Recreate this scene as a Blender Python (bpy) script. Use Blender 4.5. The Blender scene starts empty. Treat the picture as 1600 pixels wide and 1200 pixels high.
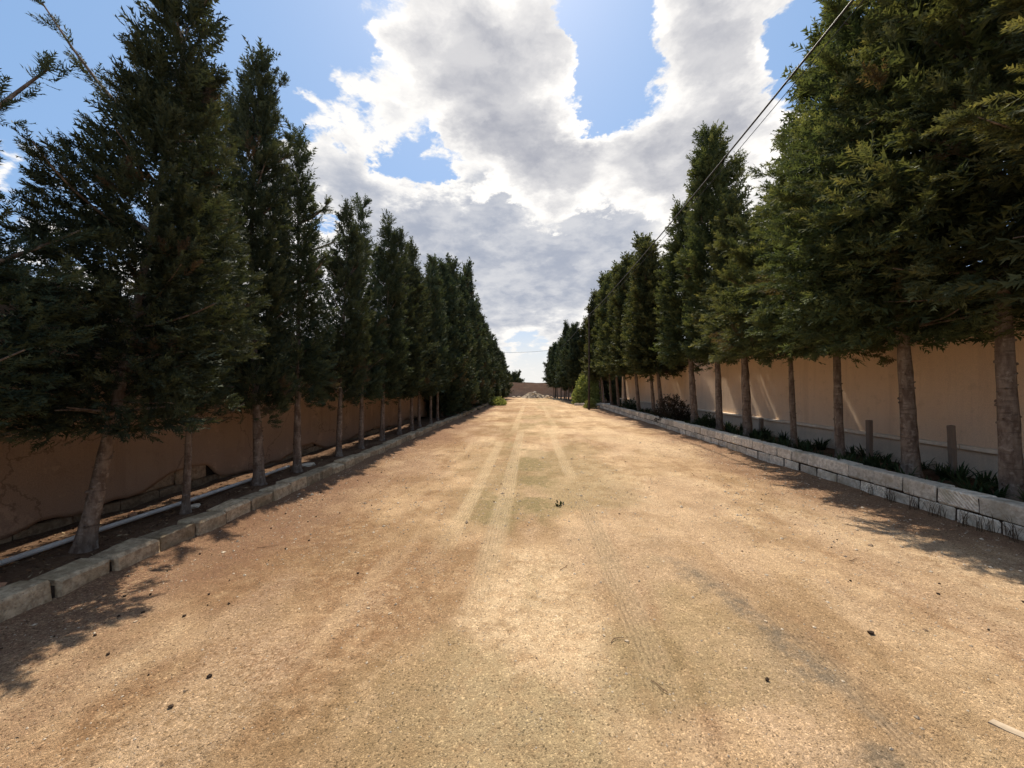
import bpy, bmesh, math, random
import numpy as np
from mathutils import Vector, Matrix

# ------------------------------------------------------------------ camera, sky, sun, exposure
scene = bpy.context.scene
COL = scene.collection
YAW = math.radians(2.86)
EYE = 1.55
cam_data = bpy.data.cameras.new('camera')
cam_data.sensor_width = 36.0
cam_data.lens = 36.0 * 600.0 / 1600.0
cam_data.clip_start = 0.05
cam_data.clip_end = 3000.0
cam_data.shift_y = 0.0019
camera = bpy.data.objects.new('camera', cam_data)
camera.location = (0, 0, EYE)
camera.rotation_euler = (math.radians(90), 0, YAW)
COL.objects.link(camera)
scene.camera = camera

SUN_ELEV = math.radians(57)
SUN_AZ = math.radians(-5)            # measured from +Y towards +X: a little to the left of the road
sun_dir = Vector((math.sin(SUN_AZ) * math.cos(SUN_ELEV), math.cos(SUN_AZ) * math.cos(SUN_ELEV), math.sin(SUN_ELEV)))
sun_data = bpy.data.lights.new('sun', 'SUN')
sun_data.energy = 5.0
sun_data.angle = math.radians(0.55)
sun_data.color = (1.0, 0.90, 0.74)
sun = bpy.data.objects.new('sun', sun_data)
sun.rotation_euler = (-sun_dir).to_track_quat('-Z', 'Y').to_euler()
sun.location = (0, 0, 30)
COL.objects.link(sun)

vs = scene.view_settings
vs.view_transform = 'Standard'
vs.look = 'None'
vs.exposure = 0.42
vs.gamma = 1.0
vs.use_curve_mapping = False
scene.cycles.use_denoising = True
scene.cycles.max_bounces = 8
scene.cycles.diffuse_bounces = 5
scene.cycles.transmission_bounces = 3
scene.cycles.transparent_max_bounces = 4
scene.cycles.caustics_reflective = False
scene.cycles.caustics_refractive = False


class NT:
    """short-hand for building a node tree"""
    def __init__(self, tree):
        self.t = tree
        self.n = tree.nodes
        self.l = tree.links

    def put(self, sock, v):
        if v is None:
            return
        if hasattr(v, 'is_linked'):
            self.l.new(v, sock)
        else:
            sock.default_value = v

    def node(self, kind, **kw):
        nd = self.n.new(kind)
        for k, v in kw.items():
            setattr(nd, k, v)
        return nd

    def math(self, op, a, b=None, c=None, clamp=False):
        nd = self.node('ShaderNodeMath', operation=op, use_clamp=clamp)
        for i, v in enumerate((a, b, c)):
            self.put(nd.inputs[i], v)
        return nd.outputs[0]

    def vmath(self, op, a, b=None, scale=None):
        nd = self.node('ShaderNodeVectorMath', operation=op)
        self.put(nd.inputs[0], a)
        if b is not None:
            self.put(nd.inputs[1], b)
        if scale is not None:
            self.put(nd.inputs['Scale'], scale)
        return nd.outputs['Value'] if op in ('DOT_PRODUCT', 'LENGTH') else nd.outputs['Vector']

    def noise(self, vec, scale, detail=4.0, rough=0.55, dist=0.0, out='Fac'):
        nd = self.node('ShaderNodeTexNoise')
        self.put(nd.inputs['Vector'], vec)
        nd.inputs['Scale'].default_value = scale
        nd.inputs['Detail'].default_value = detail
        nd.inputs['Roughness'].default_value = rough
        nd.inputs['Distortion'].default_value = dist
        return nd.outputs[out]

    def voronoi(self, vec, scale, feature='F1', out='Distance', rnd=1.0):
        nd = self.node('ShaderNodeTexVoronoi', feature=feature)
        self.put(nd.inputs['Vector'], vec)
        nd.inputs['Scale'].default_value = scale
        nd.inputs['Randomness'].default_value = rnd
        return nd.outputs[out]

    def ramp(self, fac, lo, hi, a=0.0, b=1.0, smooth=True):
        nd = self.node('ShaderNodeMapRange', interpolation_type='SMOOTHSTEP' if smooth else 'LINEAR')
        self.put(nd.inputs[0], fac)
        for i, v in enumerate((lo, hi, a, b)):
            self.put(nd.inputs[i + 1], v)
        return nd.outputs[0]

    def mix(self, fac, a, b, blend='MIX'):
        nd = self.node('ShaderNodeMix', data_type='RGBA', blend_type=blend)
        self.put(nd.inputs[0], fac)
        for sock, v in ((nd.inputs[6], a), (nd.inputs[7], b)):
            if isinstance(v, tuple) and len(v) == 3:
                v = (*v, 1.0)
            self.put(sock, v)
        return nd.outputs[2]

    def sep(self, v):
        nd = self.node('ShaderNodeSeparateXYZ')
        self.l.new(v, nd.inputs[0])
        return nd.outputs

    def comb(self, x, y, z):
        nd = self.node('ShaderNodeCombineXYZ')
        for i, v in enumerate((x, y, z)):
            self.put(nd.inputs[i], v)
        return nd.outputs[0]


def sky_direction(px, py):
    """world direction of a place in the sky, given on the 1600 x 1200 plan of the clouds"""
    u, v = (px - 800) / 600.0, (603 - py) / 600.0
    return Vector((u * math.cos(YAW) - math.sin(YAW), u * math.sin(YAW) + math.cos(YAW), v)).normalized()


# two decks of cloud, each a list of masses (+) and blue gaps (-): place on the plan, radius in plan pixels, weight
UPPER_DECK = [
    (690, 40, 120, .52), (770, 200, 120, .90), (610, 110, 85, .45), (525, 120, 50, .50), (860, 50, 46, .55), (900, 90, 30, .75),
    (890, 290, 120, .85), (1040, 290, 90, .65), (1110, 50, 100, 1.0), (1145, 190, 110, .85), (1240, 330, 130, .70), (600, 190, 45, .30),
    (380, 100, 170, -.95), (200, 90, 200, -.60), (480, 20, 95, -.80), (548, 188, 24, -.45), (660, 285, 62, -.9), (640, 210, 40, -.25),
    (935, 120, 60, -.95), (950, 20, 55, -.75), (925, 180, 34, -.62), (985, 60, 28, -.42), (1310, 30, 95, -1.3),
    (800, 420, 110, -.75), (960, 430, 110, -.7), (640, 400, 110, -.7), (470, 300, 90, -.4), (830, 540, 110, -.6),
]
LOWER_DECK = [
    (540, 235, 70, .75), (470, 280, 75, .6), (590, 310, 50, .55), (620, 170, 40, .35), (505, 170, 30, .2),
    (730, 340, 75, .95), (660, 370, 65, .75), (640, 450, 130, .85), (800, 430, 120, .80), (900, 400, 90, .70), (990, 380, 110, .6), (760, 300, 40, .5),
    (1000, 470, 120, .55), (400, 430, 150, .55), (820, 478, 55, .4), (1250, 480, 150, .4), (700, 490, 90, .35),
    (640, 272, 42, -1.0), (690, 255, 26, -.55), (612, 318, 26, -.6), (515, 335, 28, -.75), (838, 342, 17, -.8), (830, 525, 45, -.35),
    (935, 110, 90, -1.2), (380, 90, 160, -1.0), (1310, 60, 130, -1.0), (150, 100, 200, -.5),
]


def cloud_decks(T, d):
    """for each deck: density, and how far its surface leans towards the sun"""
    x, y, z = T.sep(d)
    k = T.math('ADD', T.math('MAXIMUM', z, -0.02), 0.26)
    q = T.comb(T.math('DIVIDE', x, k), T.math('DIVIDE', y, k), T.math('MULTIPLY', z, 1.2))
    warp = T.vmath('SUBTRACT', T.noise(q, 3.0, 6.0, 0.66, out='Color'), (0.5, 0.5, 0.5))
    qw = T.vmath('ADD', q, T.vmath('SCALE', warp, scale=0.14))

    def relief(v):
        puff = T.math('ABSOLUTE', T.math('MULTIPLY_ADD', T.noise(v, 5.2, 1.6, 0.55), 2.0, -1.0))      # rounded lobes, sharp creases
        return T.math('MULTIPLY_ADD', T.noise(v, 3.9, 9.0, 0.62), 2.7, T.math('MULTIPLY_ADD', puff, 0.75, -1.50))
    r0 = relief(qw)
    r1 = relief(T.vmath('ADD', qw, tuple(sun_dir * 0.08)))
    rel = T.math('SUBTRACT', r0, r1)
    out = []
    for deck, sgn, off in ((UPPER_DECK, 1.0, -0.22), (LOWER_DECK, -1.0, -0.20)):
        dw = T.vmath('NORMALIZE', T.vmath('ADD', d, T.vmath('SCALE', warp, scale=0.27 * sgn)))
        acc = off
        for (px, py, r, w) in deck:
            c = sky_direction(px, py)
            kk = 1.0 / max(1e-5, 1.0 - c.dot(sky_direction(px + r, py)))
            dot = T.vmath('DOT_PRODUCT', dw, tuple(c))
            acc = T.math('MULTIPLY_ADD', T.math('EXPONENT', T.math('MULTIPLY_ADD', dot, kk, -kk)), w, acc)
        out.append((T.math('MULTIPLY_ADD', r0, sgn, acc), T.math('MULTIPLY', rel, sgn)))
    return out


def cloud_colour(T, dens, rel, thick_at, grey, white):
    lit = T.ramp(rel, -0.55, 0.62)                                       # sides turned to the sun
    thin = T.ramp(dens, 0.05, thick_at, 1.0, 0.0)                        # light soaks through thin rims
    light = T.math('ADD', T.math('MULTIPLY', thin, 0.66), T.math('MULTIPLY', lit, T.math('MULTIPLY_ADD', thin, 0.42, 0.44)), clamp=True)
    return T.mix(light, grey, white)


world = bpy.data.worlds.new('World')
scene.world = world
world.use_nodes = True
T = NT(world.node_tree)
T.n.clear()
sky = T.node('ShaderNodeTexSky', sky_type='NISHITA', sun_disc=False)
sky.sun_elevation = SUN_ELEV
sky.sun_rotation = SUN_AZ
sky.altitude = 30
sky.air_density = 1.0
sky.dust_density = 1.2
sky.ozone_density = 1.6
tc = T.node('ShaderNodeTexCoord')
D = tc.outputs['Generated']
(du, ru), (dl, rl) = cloud_decks(T, D)
dz = T.sep(D)[2]
blue = T.mix(0.55, sky.outputs[0], (3.0, 5.3, 9.0))
blue = T.mix(T.ramp(dz, -0.02, 0.26, 1.0, 0.0), blue, (8.5, 8.3, 7.9))
lower = cloud_colour(T, dl, rl, 1.15, (3.7, 4.05, 4.9), (9.5, 9.25, 8.9))
lower = T.mix(T.ramp(dz, 0.03, 0.17, 0.65, 0.0), lower, (8.0, 7.9, 7.7))   # low haze towards the horizon
col = T.mix(T.ramp(dl, -0.10, 0.22), blue, lower)
upper = cloud_colour(T, du, ru, 1.05, (3.5, 3.65, 4.25), (9.9, 9.6, 9.2))
col = T.mix(T.ramp(du, -0.07, 0.20), col, upper)
bg = T.node('ShaderNodeBackground')
bg.inputs['Strength'].default_value = 0.083
T.l.new(col, bg.inputs['Color'])
wo = T.node('ShaderNodeOutputWorld')
T.l.new(bg.outputs[0], wo.inputs[0])
world.cycles.sampling_method = 'MANUAL'
world.cycles.sample_map_resolution = 512


# ------------------------------------------------------------------ helpers
def tag(o, label=None, cat=None, group=None, kind=None):
    for k, v in (('label', label), ('category', cat), ('group', group), ('kind', kind)):
        if v:
            o[k] = v
    return o


def empty(name, loc=(0, 0, 0), rz=0.0):
    o = bpy.data.objects.new(name, None)
    o.location = loc
    o.rotation_euler = (0, 0, rz)
    o.empty_display_size = 0.2
    COL.objects.link(o)
    return o


def link(name, mesh, parent=None, loc=(0, 0, 0)):
    o = bpy.data.objects.new(name, mesh)
    o.location = loc
    COL.objects.link(o)
    if parent is not None:
        o.parent = parent
    return o


def np_mesh(name, verts, faces, material=None, smooth=False, attrs=None):
    """verts (n,3) array, faces (m,k) array with k = 3 or 4; attrs {name: (n,4) array}"""
    verts = np.asarray(verts, dtype=np.float32)
    faces = np.asarray(faces, dtype=np.int32)
    m, k = faces.shape
    me = bpy.data.meshes.new(name)
    me.vertices.add(len(verts))
    me.vertices.foreach_set('co', verts.ravel())
    me.loops.add(m * k)
    me.loops.foreach_set('vertex_index', faces.ravel())
    me.polygons.add(m)
    me.polygons.foreach_set('loop_start', np.arange(0, m * k, k, dtype=np.int32))
    me.polygons.foreach_set('use_smooth', np.full(m, bool(smooth), dtype=bool))
    me.update(calc_edges=True)
    if attrs:
        for an, av in attrs.items():
            at = me.attributes.new(an, 'FLOAT_COLOR', 'POINT')
            at.data.foreach_set('color', np.asarray(av, dtype=np.float32).ravel())
    if material:
        me.materials.append(material)
    return me


def bm_mesh(name, bm, material=None, smooth=False):
    me = bpy.data.meshes.new(name)
    bm.normal_update()
    bm.to_mesh(me)
    bm.free()
    if smooth:
        for p in me.polygons:
            p.use_smooth = True
    if material:
        me.materials.append(material)
    return me


def _hash(ix, iy, seed):
    h = (ix.astype(np.int64) * 374761393 + iy.astype(np.int64) * 668265263 + seed * 1442695041) & 0xFFFFFFFF
    h = ((h ^ (h >> 13)) * 1274126177) & 0xFFFFFFFF
    h = h ^ (h >> 16)
    return (h & 0xFFFFFF) / float(0xFFFFFF)


def vnoise(x, y, seed=0):
    x = np.asarray(x, dtype=float)
    y = np.asarray(y, dtype=float)
    ix, iy = np.floor(x), np.floor(y)
    fx, fy = x - ix, y - iy
    fx, fy = fx * fx * (3 - 2 * fx), fy * fy * (3 - 2 * fy)
    a, b = _hash(ix, iy, seed), _hash(ix + 1, iy, seed)
    c, d = _hash(ix, iy + 1, seed), _hash(ix + 1, iy + 1, seed)
    return (a * (1 - fx) + b * fx) * (1 - fy) + (c * (1 - fx) + d * fx) * fy


def fbm(x, y, seed=0, octaves=4, gain=0.5):
    s, a, t = 0.0, 1.0, 0.0
    for o in range(octaves):
        s = s + a * vnoise(np.asarray(x) * 2 ** o, np.asarray(y) * 2 ** o, seed + o * 17)
        t += a
        a *= gain
    return s / t


def sstep(a, b, x):
    t = np.clip((x - a) / (b - a), 0, 1)
    return t * t * (3 - 2 * t)


def nrm(v):
    return v / np.maximum(np.linalg.norm(v, axis=-1, keepdims=True), 1e-9)


def tube(path, radii, sides=10, rng=None, rough=0.0, cap=True):
    """verts and quad faces of a tapered tube along a path"""
    path = np.asarray(path, float)
    n = len(path)
    t = np.gradient(path, axis=0)
    t = nrm(t)
    up = np.array([0, 0, 1.0]) if abs(t[0][2]) < 0.8 else np.array([1.0, 0, 0])
    verts = []
    a = np.cross(t[0], up)
    a /= np.linalg.norm(a)
    ang = np.linspace(0, 2 * math.pi, sides, endpoint=False)
    for i in range(n):
        a = a - t[i] * np.dot(a, t[i])
        a /= np.linalg.norm(a)
        b = np.cross(t[i], a)
        r = radii[i] * (1 + (rng.normal(0, rough, sides) if rng is not None and rough else 0))
        verts.append(path[i] + (np.cos(ang) * r)[:, None] * a + (np.sin(ang) * r)[:, None] * b)
    verts = np.concatenate(verts)
    f = []
    for i in range(n - 1):
        for j in range(sides):
            k = (j + 1) % sides
            f.append((i * sides + j, i * sides + k, (i + 1) * sides + k, (i + 1) * sides + j))
    if cap:
        verts = np.concatenate([verts, path[-1:] + t[-1] * radii[-1] * 0.3, path[:1]])
        e, s0 = len(verts) - 2, len(verts) - 1
        for j in range(sides):
            k = (j + 1) % sides
            f.append(((n - 1) * sides + j, (n - 1) * sides + k, e, e))
            f.append((k, j, s0, s0))
    return verts, np.array(f, dtype=np.int32)


def tidy(me):
    me.validate(clean_customdata=False)
    me.update()
    return me


class Soup:
    """collects verts and quads"""
    def __init__(self):
        self.v, self.f, self.n = [], [], 0

    def add(self, v, f):
        self.v.append(np.asarray(v, float))
        self.f.append(np.asarray(f, dtype=np.int32) + self.n)
        self.n += len(v)

    def mesh(self, name, material, smooth=False):
        return tidy(np_mesh(name, np.concatenate(self.v), np.concatenate(self.f), material, smooth))


def box_vf(cx, cy, cz, sx, sy, sz):
    v = np.array([(x, y, z) for x in (-.5, .5) for y in (-.5, .5) for z in (-.5, .5)]) * (sx, sy, sz) + (cx, cy, cz)
    f = [(0, 1, 3, 2), (4, 6, 7, 5), (0, 4, 5, 1), (2, 3, 7, 6), (0, 2, 6, 4), (1, 5, 7, 3)]
    return v, np.array(f)


# ------------------------------------------------------------------ materials
def material(name, fn, rough=0.9, spec=0.2):
    m = bpy.data.materials.new(name)
    m.use_nodes = True
    T = NT(m.node_tree)
    b = T.n['Principled BSDF']
    b.inputs['Roughness'].default_value = rough
    b.inputs['Specular IOR Level'].default_value = spec
    T.b = b
    T.obj = T.node('ShaderNodeTexCoord').outputs['Object']
    T.pos = T.node('ShaderNodeNewGeometry').outputs['Position']
    T.rnd = T.node('ShaderNodeObjectInfo').outputs['Random']
    col, bump, dist = fn(T)
    T.put(b.inputs['Base Color'], (*col, 1.0) if isinstance(col, tuple) else col)
    if bump is not None:
        bn = T.node('ShaderNodeBump')
        bn.inputs['Distance'].default_value = dist
        bn.inputs['Strength'].default_value = 1.0
        T.l.new(bump, bn.inputs['Height'])
        T.l.new(bn.outputs[0], b.inputs['Normal'])
    return m


def attr(T, name):
    nd = T.node('ShaderNodeAttribute', attribute_name=name)
    sp = T.node('ShaderNodeSeparateColor')
    T.l.new(nd.outputs['Color'], sp.inputs[0])
    return sp.outputs[0], sp.outputs[1], sp.outputs[2], nd.outputs['Alpha']


def road_fn(T):
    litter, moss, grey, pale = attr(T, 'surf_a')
    pink, track, groove, brown = attr(T, 'surf_b')
    p = T.pos
    n1 = T.noise(p, 1.3, 11, 0.68)
    n2 = T.noise(p, 9.0, 9, 0.76)
    n3 = T.noise(p, 45.0, 5, 0.75)
    c = T.mix(T.ramp(n1, 0.36, 0.66), (0.285, 0.184, 0.098), (0.470, 0.320, 0.188))
    c = T.mix(T.math('MULTIPLY', brown, T.ramp(n2, 0.3, 0.6)), c, (0.225, 0.128, 0.066))
    c = T.mix(T.math('MULTIPLY', pale, T.ramp(n2, 0.32, 0.62)), c, (0.64, 0.475, 0.30))
    c = T.mix(T.math('MULTIPLY', pink, T.ramp(n3, 0.35, 0.60)), c, (0.45, 0.315, 0.205))
    c = T.mix(T.math('MULTIPLY', moss, T.ramp(n2, 0.28, 0.58, 0.35, 1.0)), c, (0.215, 0.165, 0.080))
    c = T.mix(T.math('MULTIPLY', grey, T.ramp(n2, 0.30, 0.60)), c, (0.165, 0.128, 0.090))
    c = T.mix(T.math('MULTIPLY', track, 0.62), c, (0.53, 0.395, 0.245))
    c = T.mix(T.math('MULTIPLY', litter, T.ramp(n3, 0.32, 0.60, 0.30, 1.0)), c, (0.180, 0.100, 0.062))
    # grit: single grains lighter and darker than the bed they sit in
    va = T.node('ShaderNodeTexVoronoi', feature='F1')
    T.l.new(p, va.inputs['Vector'])
    va.inputs['Scale'].default_value = 120.0
    vb = T.node('ShaderNodeTexVoronoi', feature='F1')
    T.l.new(p, vb.inputs['Vector'])
    vb.inputs['Scale'].default_value = 300.0
    sa = T.node('ShaderNodeSeparateColor')
    T.l.new(va.outputs['Color'], sa.inputs[0])
    sb = T.node('ShaderNodeSeparateColor')
    T.l.new(vb.outputs['Color'], sb.inputs[0])
    g = T.math('ADD', T.ramp(sa.outputs[0], 0.0, 1.0, 0.86, 1.10, smooth=False), T.ramp(sb.outputs[0], 0.0, 1.0, -0.22, 0.22, smooth=False))
    g = T.math('ADD', g, T.math('MULTIPLY_ADD', n3, 0.7, -0.35))
    g = T.math('ADD', g, T.ramp(sa.outputs[1], 0.90, 0.93, 0.0, 0.55))      # single pale grains
    g = T.math('ADD', g, T.ramp(sb.outputs[1], 0.90, 0.93, 0.0, 0.45))
    g = T.math('ADD', g, T.ramp(sa.outputs[2], 0.93, 0.95, 0.0, -0.45))     # single dark grains
    g = T.math('MAXIMUM', g, 0.35)
    gc = T.comb(g, g, g)
    c = T.mix(1.0, c, gc, 'MULTIPLY')
    h = T.math('ADD', T.math('MULTIPLY', n3, 0.5), T.math('MULTIPLY', va.outputs['Distance'], -0.30))
    h = T.math('ADD', h, T.math('MULTIPLY', vb.outputs['Distance'], -0.30))
    h = T.math('ADD', h, T.math('MULTIPLY', n2, 1.1))
    x = T.sep(p)[0]
    rib = T.math('SINE', T.math('MULTIPLY', x, 2 * math.pi / 0.036))
    h = T.math('ADD', h, T.math('MULTIPLY', T.math('MULTIPLY', rib, groove), T.ramp(n2, 0.35, 0.55, 0.1, 0.65)))
    return c, h, 0.012


def soil_fn(T):
    p = T.pos
    n1 = T.noise(p, 2.2, 5, 0.6)
    n3 = T.noise(p, 38.0, 5, 0.7)
    c = T.mix(T.ramp(n1, 0.35, 0.65), (0.085, 0.045, 0.026), (0.165, 0.100, 0.062))
    c = T.mix(T.ramp(n3, 0.52, 0.70), c, (0.23, 0.155, 0.10))
    return c, T.math('ADD', n3, T.math('MULTIPLY', n1, 0.8)), 0.03


def field_fn(T):
    n1 = T.noise(T.pos, 0.05, 6, 0.6)
    n2 = T.noise(T.pos, 1.5, 5, 0.6)
    c = T.mix(n1, (0.36, 0.25, 0.15), (0.26, 0.21, 0.11))
    c = T.mix(T.ramp(n2, 0.4, 0.7), c, (0.42, 0.31, 0.20))
    return c, n2, 0.05


def limestone_fn(base, dark, chisel):
    def fn(T):
        off = T.vmath('ADD', T.obj, T.vmath('SCALE', T.comb(T.rnd, T.rnd, T.rnd), scale=37.0))
        n1 = T.noise(off, 3.0, 5, 0.6)
        n2 = T.noise(off, 18.0, 6, 0.68)
        pit = T.voronoi(off, 60.0)
        c = T.mix(T.ramp(n2, 0.34, 0.66), dark, base)
        c = T.mix(T.ramp(n1, 0.50, 0.72, 0.0, 0.75), c, (base[0] * 0.50, base[1] * 0.48, base[2] * 0.42))
        tint = T.ramp(T.rnd, 0, 1, 0.66, 1.14, smooth=False)
        c = T.mix(1.0, c, T.comb(tint, tint, T.math('MULTIPLY', tint, 0.97)), 'MULTIPLY')
        c = T.mix(T.ramp(pit, 0.0, 0.16, 0.55, 0.0), c, (dark[0] * 0.4, dark[1] * 0.4, dark[2] * 0.4))
        h = T.math('ADD', T.math('MULTIPLY', n2, 1.0), T.math('MULTIPLY', T.ramp(pit, 0.0, 0.25), 0.35))
        if chisel:
            x, y, z = T.sep(off)
            w = T.math('SINE', T.math('ADD', T.math('MULTIPLY', T.math('ADD', y, z), 150.0), T.math('MULTIPLY', n1, 9.0)))
            keep = T.ramp(T.rnd, 0.80, 0.84)
            h = T.math('ADD', h, T.math('MULTIPLY', T.math('MULTIPLY', w, keep), 0.18))
        return c, h, 0.020
    return fn


def plaster_fn(a, b, stain, crack=False):
    def fn(T):
        p = T.pos
        n1 = T.noise(p, 0.55, 5, 0.6)
        n2 = T.noise(p, 5.0, 6, 0.65)
        n3 = T.noise(p, 110.0, 4, 0.7)
        x, y, z = T.sep(p)
        run = T.noise(T.comb(T.math('MULTIPLY', x, 5.0), T.math('MULTIPLY', y, 5.0), T.math('MULTIPLY', z, 0.35)), 1.0, 5, 0.65)
        c = T.mix(T.ramp(n1, 0.35, 0.65), a, b)
        c = T.mix(T.ramp(run, 0.48, 0.72, 0.0, 0.60), c, stain)
        c = T.mix(T.ramp(n2, 0.54, 0.68, 0.0, 0.30), c, (stain[0] * 0.8, stain[1] * 0.8, stain[2] * 0.8))
        rise = T.math('ADD', z, T.math('MULTIPLY_ADD', n2, -0.7, 0.35))
        c = T.mix(T.ramp(rise, 0.15, 0.65, 0.50, 0.0), c, (stain[0] * 1.25, stain[1] * 1.3, stain[2] * 1.35))   # splash dirt and salts on the foot
        if crack:
            wv = T.vmath('ADD', p, T.vmath('SCALE', T.noise(p, 2.5, 5, 0.6, out='Color'), scale=0.55))
            ck = T.voronoi(wv, 0.8, 'DISTANCE_TO_EDGE')
            c = T.mix(T.ramp(ck, 0.002, 0.010, 0.45, 0.0), c, (stain[0] * 0.35, stain[1] * 0.32, stain[2] * 0.3))
            peel = T.noise(T.vmath('ADD', p, (7.0, 3.0, 1.0)), 1.7, 7, 0.66)
            c = T.mix(T.ramp(peel, 0.56, 0.60, 0.0, 0.55), c, (a[0] * 1.25, a[1] * 1.25, a[2] * 1.22))
        s = T.ramp(n3, 0.3, 0.7, 0.86, 1.12)
        c = T.mix(1.0, c, T.comb(s, s, s), 'MULTIPLY')
        return c, T.math('ADD', T.math('MULTIPLY', n3, 0.6), T.math('MULTIPLY', n2, 0.8)), 0.012
    return fn


def bark_fn(T):
    x, y, z = T.sep(T.obj)
    off = T.math('MULTIPLY', T.rnd, 31.0)
    v = T.comb(T.math('ADD', T.math('MULTIPLY', x, 14.0), off), T.math('MULTIPLY', y, 14.0), T.math('MULTIPLY', z, 5.0))
    n1 = T.noise(v, 1.0, 6, 0.65)
    n2 = T.noise(T.vmath('ADD', T.obj, T.comb(off, off, off)), 16.0, 5, 0.65)
    ring = T.noise(T.comb(T.math('MULTIPLY', x, 5.0), T.math('MULTIPLY', y, 5.0), T.math('MULTIPLY', z, 38.0)), 1.0, 3, 0.5)
    c = T.mix(T.ramp(n1, 0.36, 0.64), (0.115, 0.080, 0.060), (0.235, 0.182, 0.142))
    c = T.mix(T.ramp(n2, 0.53, 0.66, 0.0, 0.45), c, (0.40, 0.34, 0.28))
    c = T.mix(T.ramp(ring, 0.56, 0.70, 0.0, 0.55), c, (0.075, 0.052, 0.040))
    return c, T.math('ADD', T.math('MULTIPLY', n1, 1.0), T.math('ADD', T.math('MULTIPLY', n2, 0.6), T.math('MULTIPLY', ring, -0.5))), 0.02


def foliage_material(name, deep, mid, tip, transl=0.25):
    m = bpy.data.materials.new(name)
    m.use_nodes = True
    T = NT(m.node_tree)
    b = T.n['Principled BSDF']
    out = T.n['Material Output']
    b.inputs['Roughness'].default_value = 0.62
    b.inputs['Specular IOR Level'].default_value = 0.10
    r, g, dead, _ = attr(T, 'leaf')
    rnd = T.node('ShaderNodeObjectInfo').outputs['Random']
    c = T.mix(r, deep, mid)
    c = T.mix(T.math('MULTIPLY', g, 0.85), c, tip)
    c = T.mix(dead, c, (0.110, 0.080, 0.048))
    hue = T.node('ShaderNodeHueSaturation')
    T.put(hue.inputs['Hue'], T.ramp(rnd, 0, 1, 0.475, 0.515, smooth=False))
    T.put(hue.inputs['Value'], T.ramp(T.math('FRACT', T.math('MULTIPLY', rnd, 7.3)), 0, 1, 0.78, 1.18, smooth=False))
    T.l.new(c, hue.inputs['Color'])
    c = hue.outputs[0]
    T.l.new(c, b.inputs['Base Color'])
    tr = T.node('ShaderNodeBsdfTranslucent')
    T.l.new(T.mix(1.0, c, (1.25, 1.15, 0.55), 'MULTIPLY'), tr.inputs['Color'])
    mx = T.node('ShaderNodeMixShader')
    mx.inputs[0].default_value = transl
    T.l.new(b.outputs[0], mx.inputs[1])
    T.l.new(tr.outputs[0], mx.inputs[2])
    T.l.new(mx.outputs[0], out.inputs['Surface'])
    return m


def wood_fn(T):
    x, y, z = T.sep(T.obj)
    g = T.noise(T.comb(T.math('MULTIPLY', x, 40.0), T.math('MULTIPLY', y, 40.0), T.math('MULTIPLY', z, 3.0)), 1.0, 5, 0.6)
    c = T.mix(g, (0.13, 0.095, 0.072), (0.30, 0.235, 0.185))
    return c, g, 0.01


def flat_fn(col, spread=0.25, scale=12.0):
    def fn(T):
        n = T.noise(T.obj, scale, 5, 0.65)
        lo = tuple(v * (1 - spread) for v in col)
        hi = tuple(min(1.0, v * (1 + spread)) for v in col)
        return T.mix(T.ramp(n, 0.3, 0.7), lo, hi), n, 0.004
    return fn


def pebble_fn(T):
    r, g, _, _ = attr(T, 'leaf')
    c = T.mix(r, (0.20, 0.135, 0.085), (0.60, 0.50, 0.38))
    return c, None, 0


def litter_fn(T):
    r, g, _, _ = attr(T, 'leaf')
    c = T.mix(r, (0.055, 0.032, 0.020), (0.22, 0.125, 0.065))
    c = T.mix(T.math('MULTIPLY', g, g), c, (0.34, 0.25, 0.15))
    return c, None, 0


def old_wall_fn(T):
    p = T.pos
    br = T.node('ShaderNodeTexBrick')
    x, y, z = T.sep(p)
    T.l.new(T.comb(x, z, 0.0), br.inputs['Vector'])
    br.inputs['Scale'].default_value = 1.0
    br.inputs['Brick Width'].default_value = 0.46
    br.inputs['Row Height'].default_value = 0.205
    br.inputs['Mortar Size'].default_value = 0.012
    br.inputs['Color1'].default_value = (0.42, 0.30, 0.22, 1)
    br.inputs['Color2'].default_value = (0.32, 0.225, 0.165, 1)
    br.inputs['Mortar'].default_value = (0.20, 0.14, 0.10, 1)
    n = T.noise(p, 1.6, 6, 0.65)
    c = T.mix(T.ramp(n, 0.40, 0.68, 0.0, 0.7), br.outputs['Color'], (0.36, 0.225, 0.155))
    return c, T.math('MULTIPLY_ADD', br.outputs['Fac'], -0.8, n), 0.02


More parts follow.
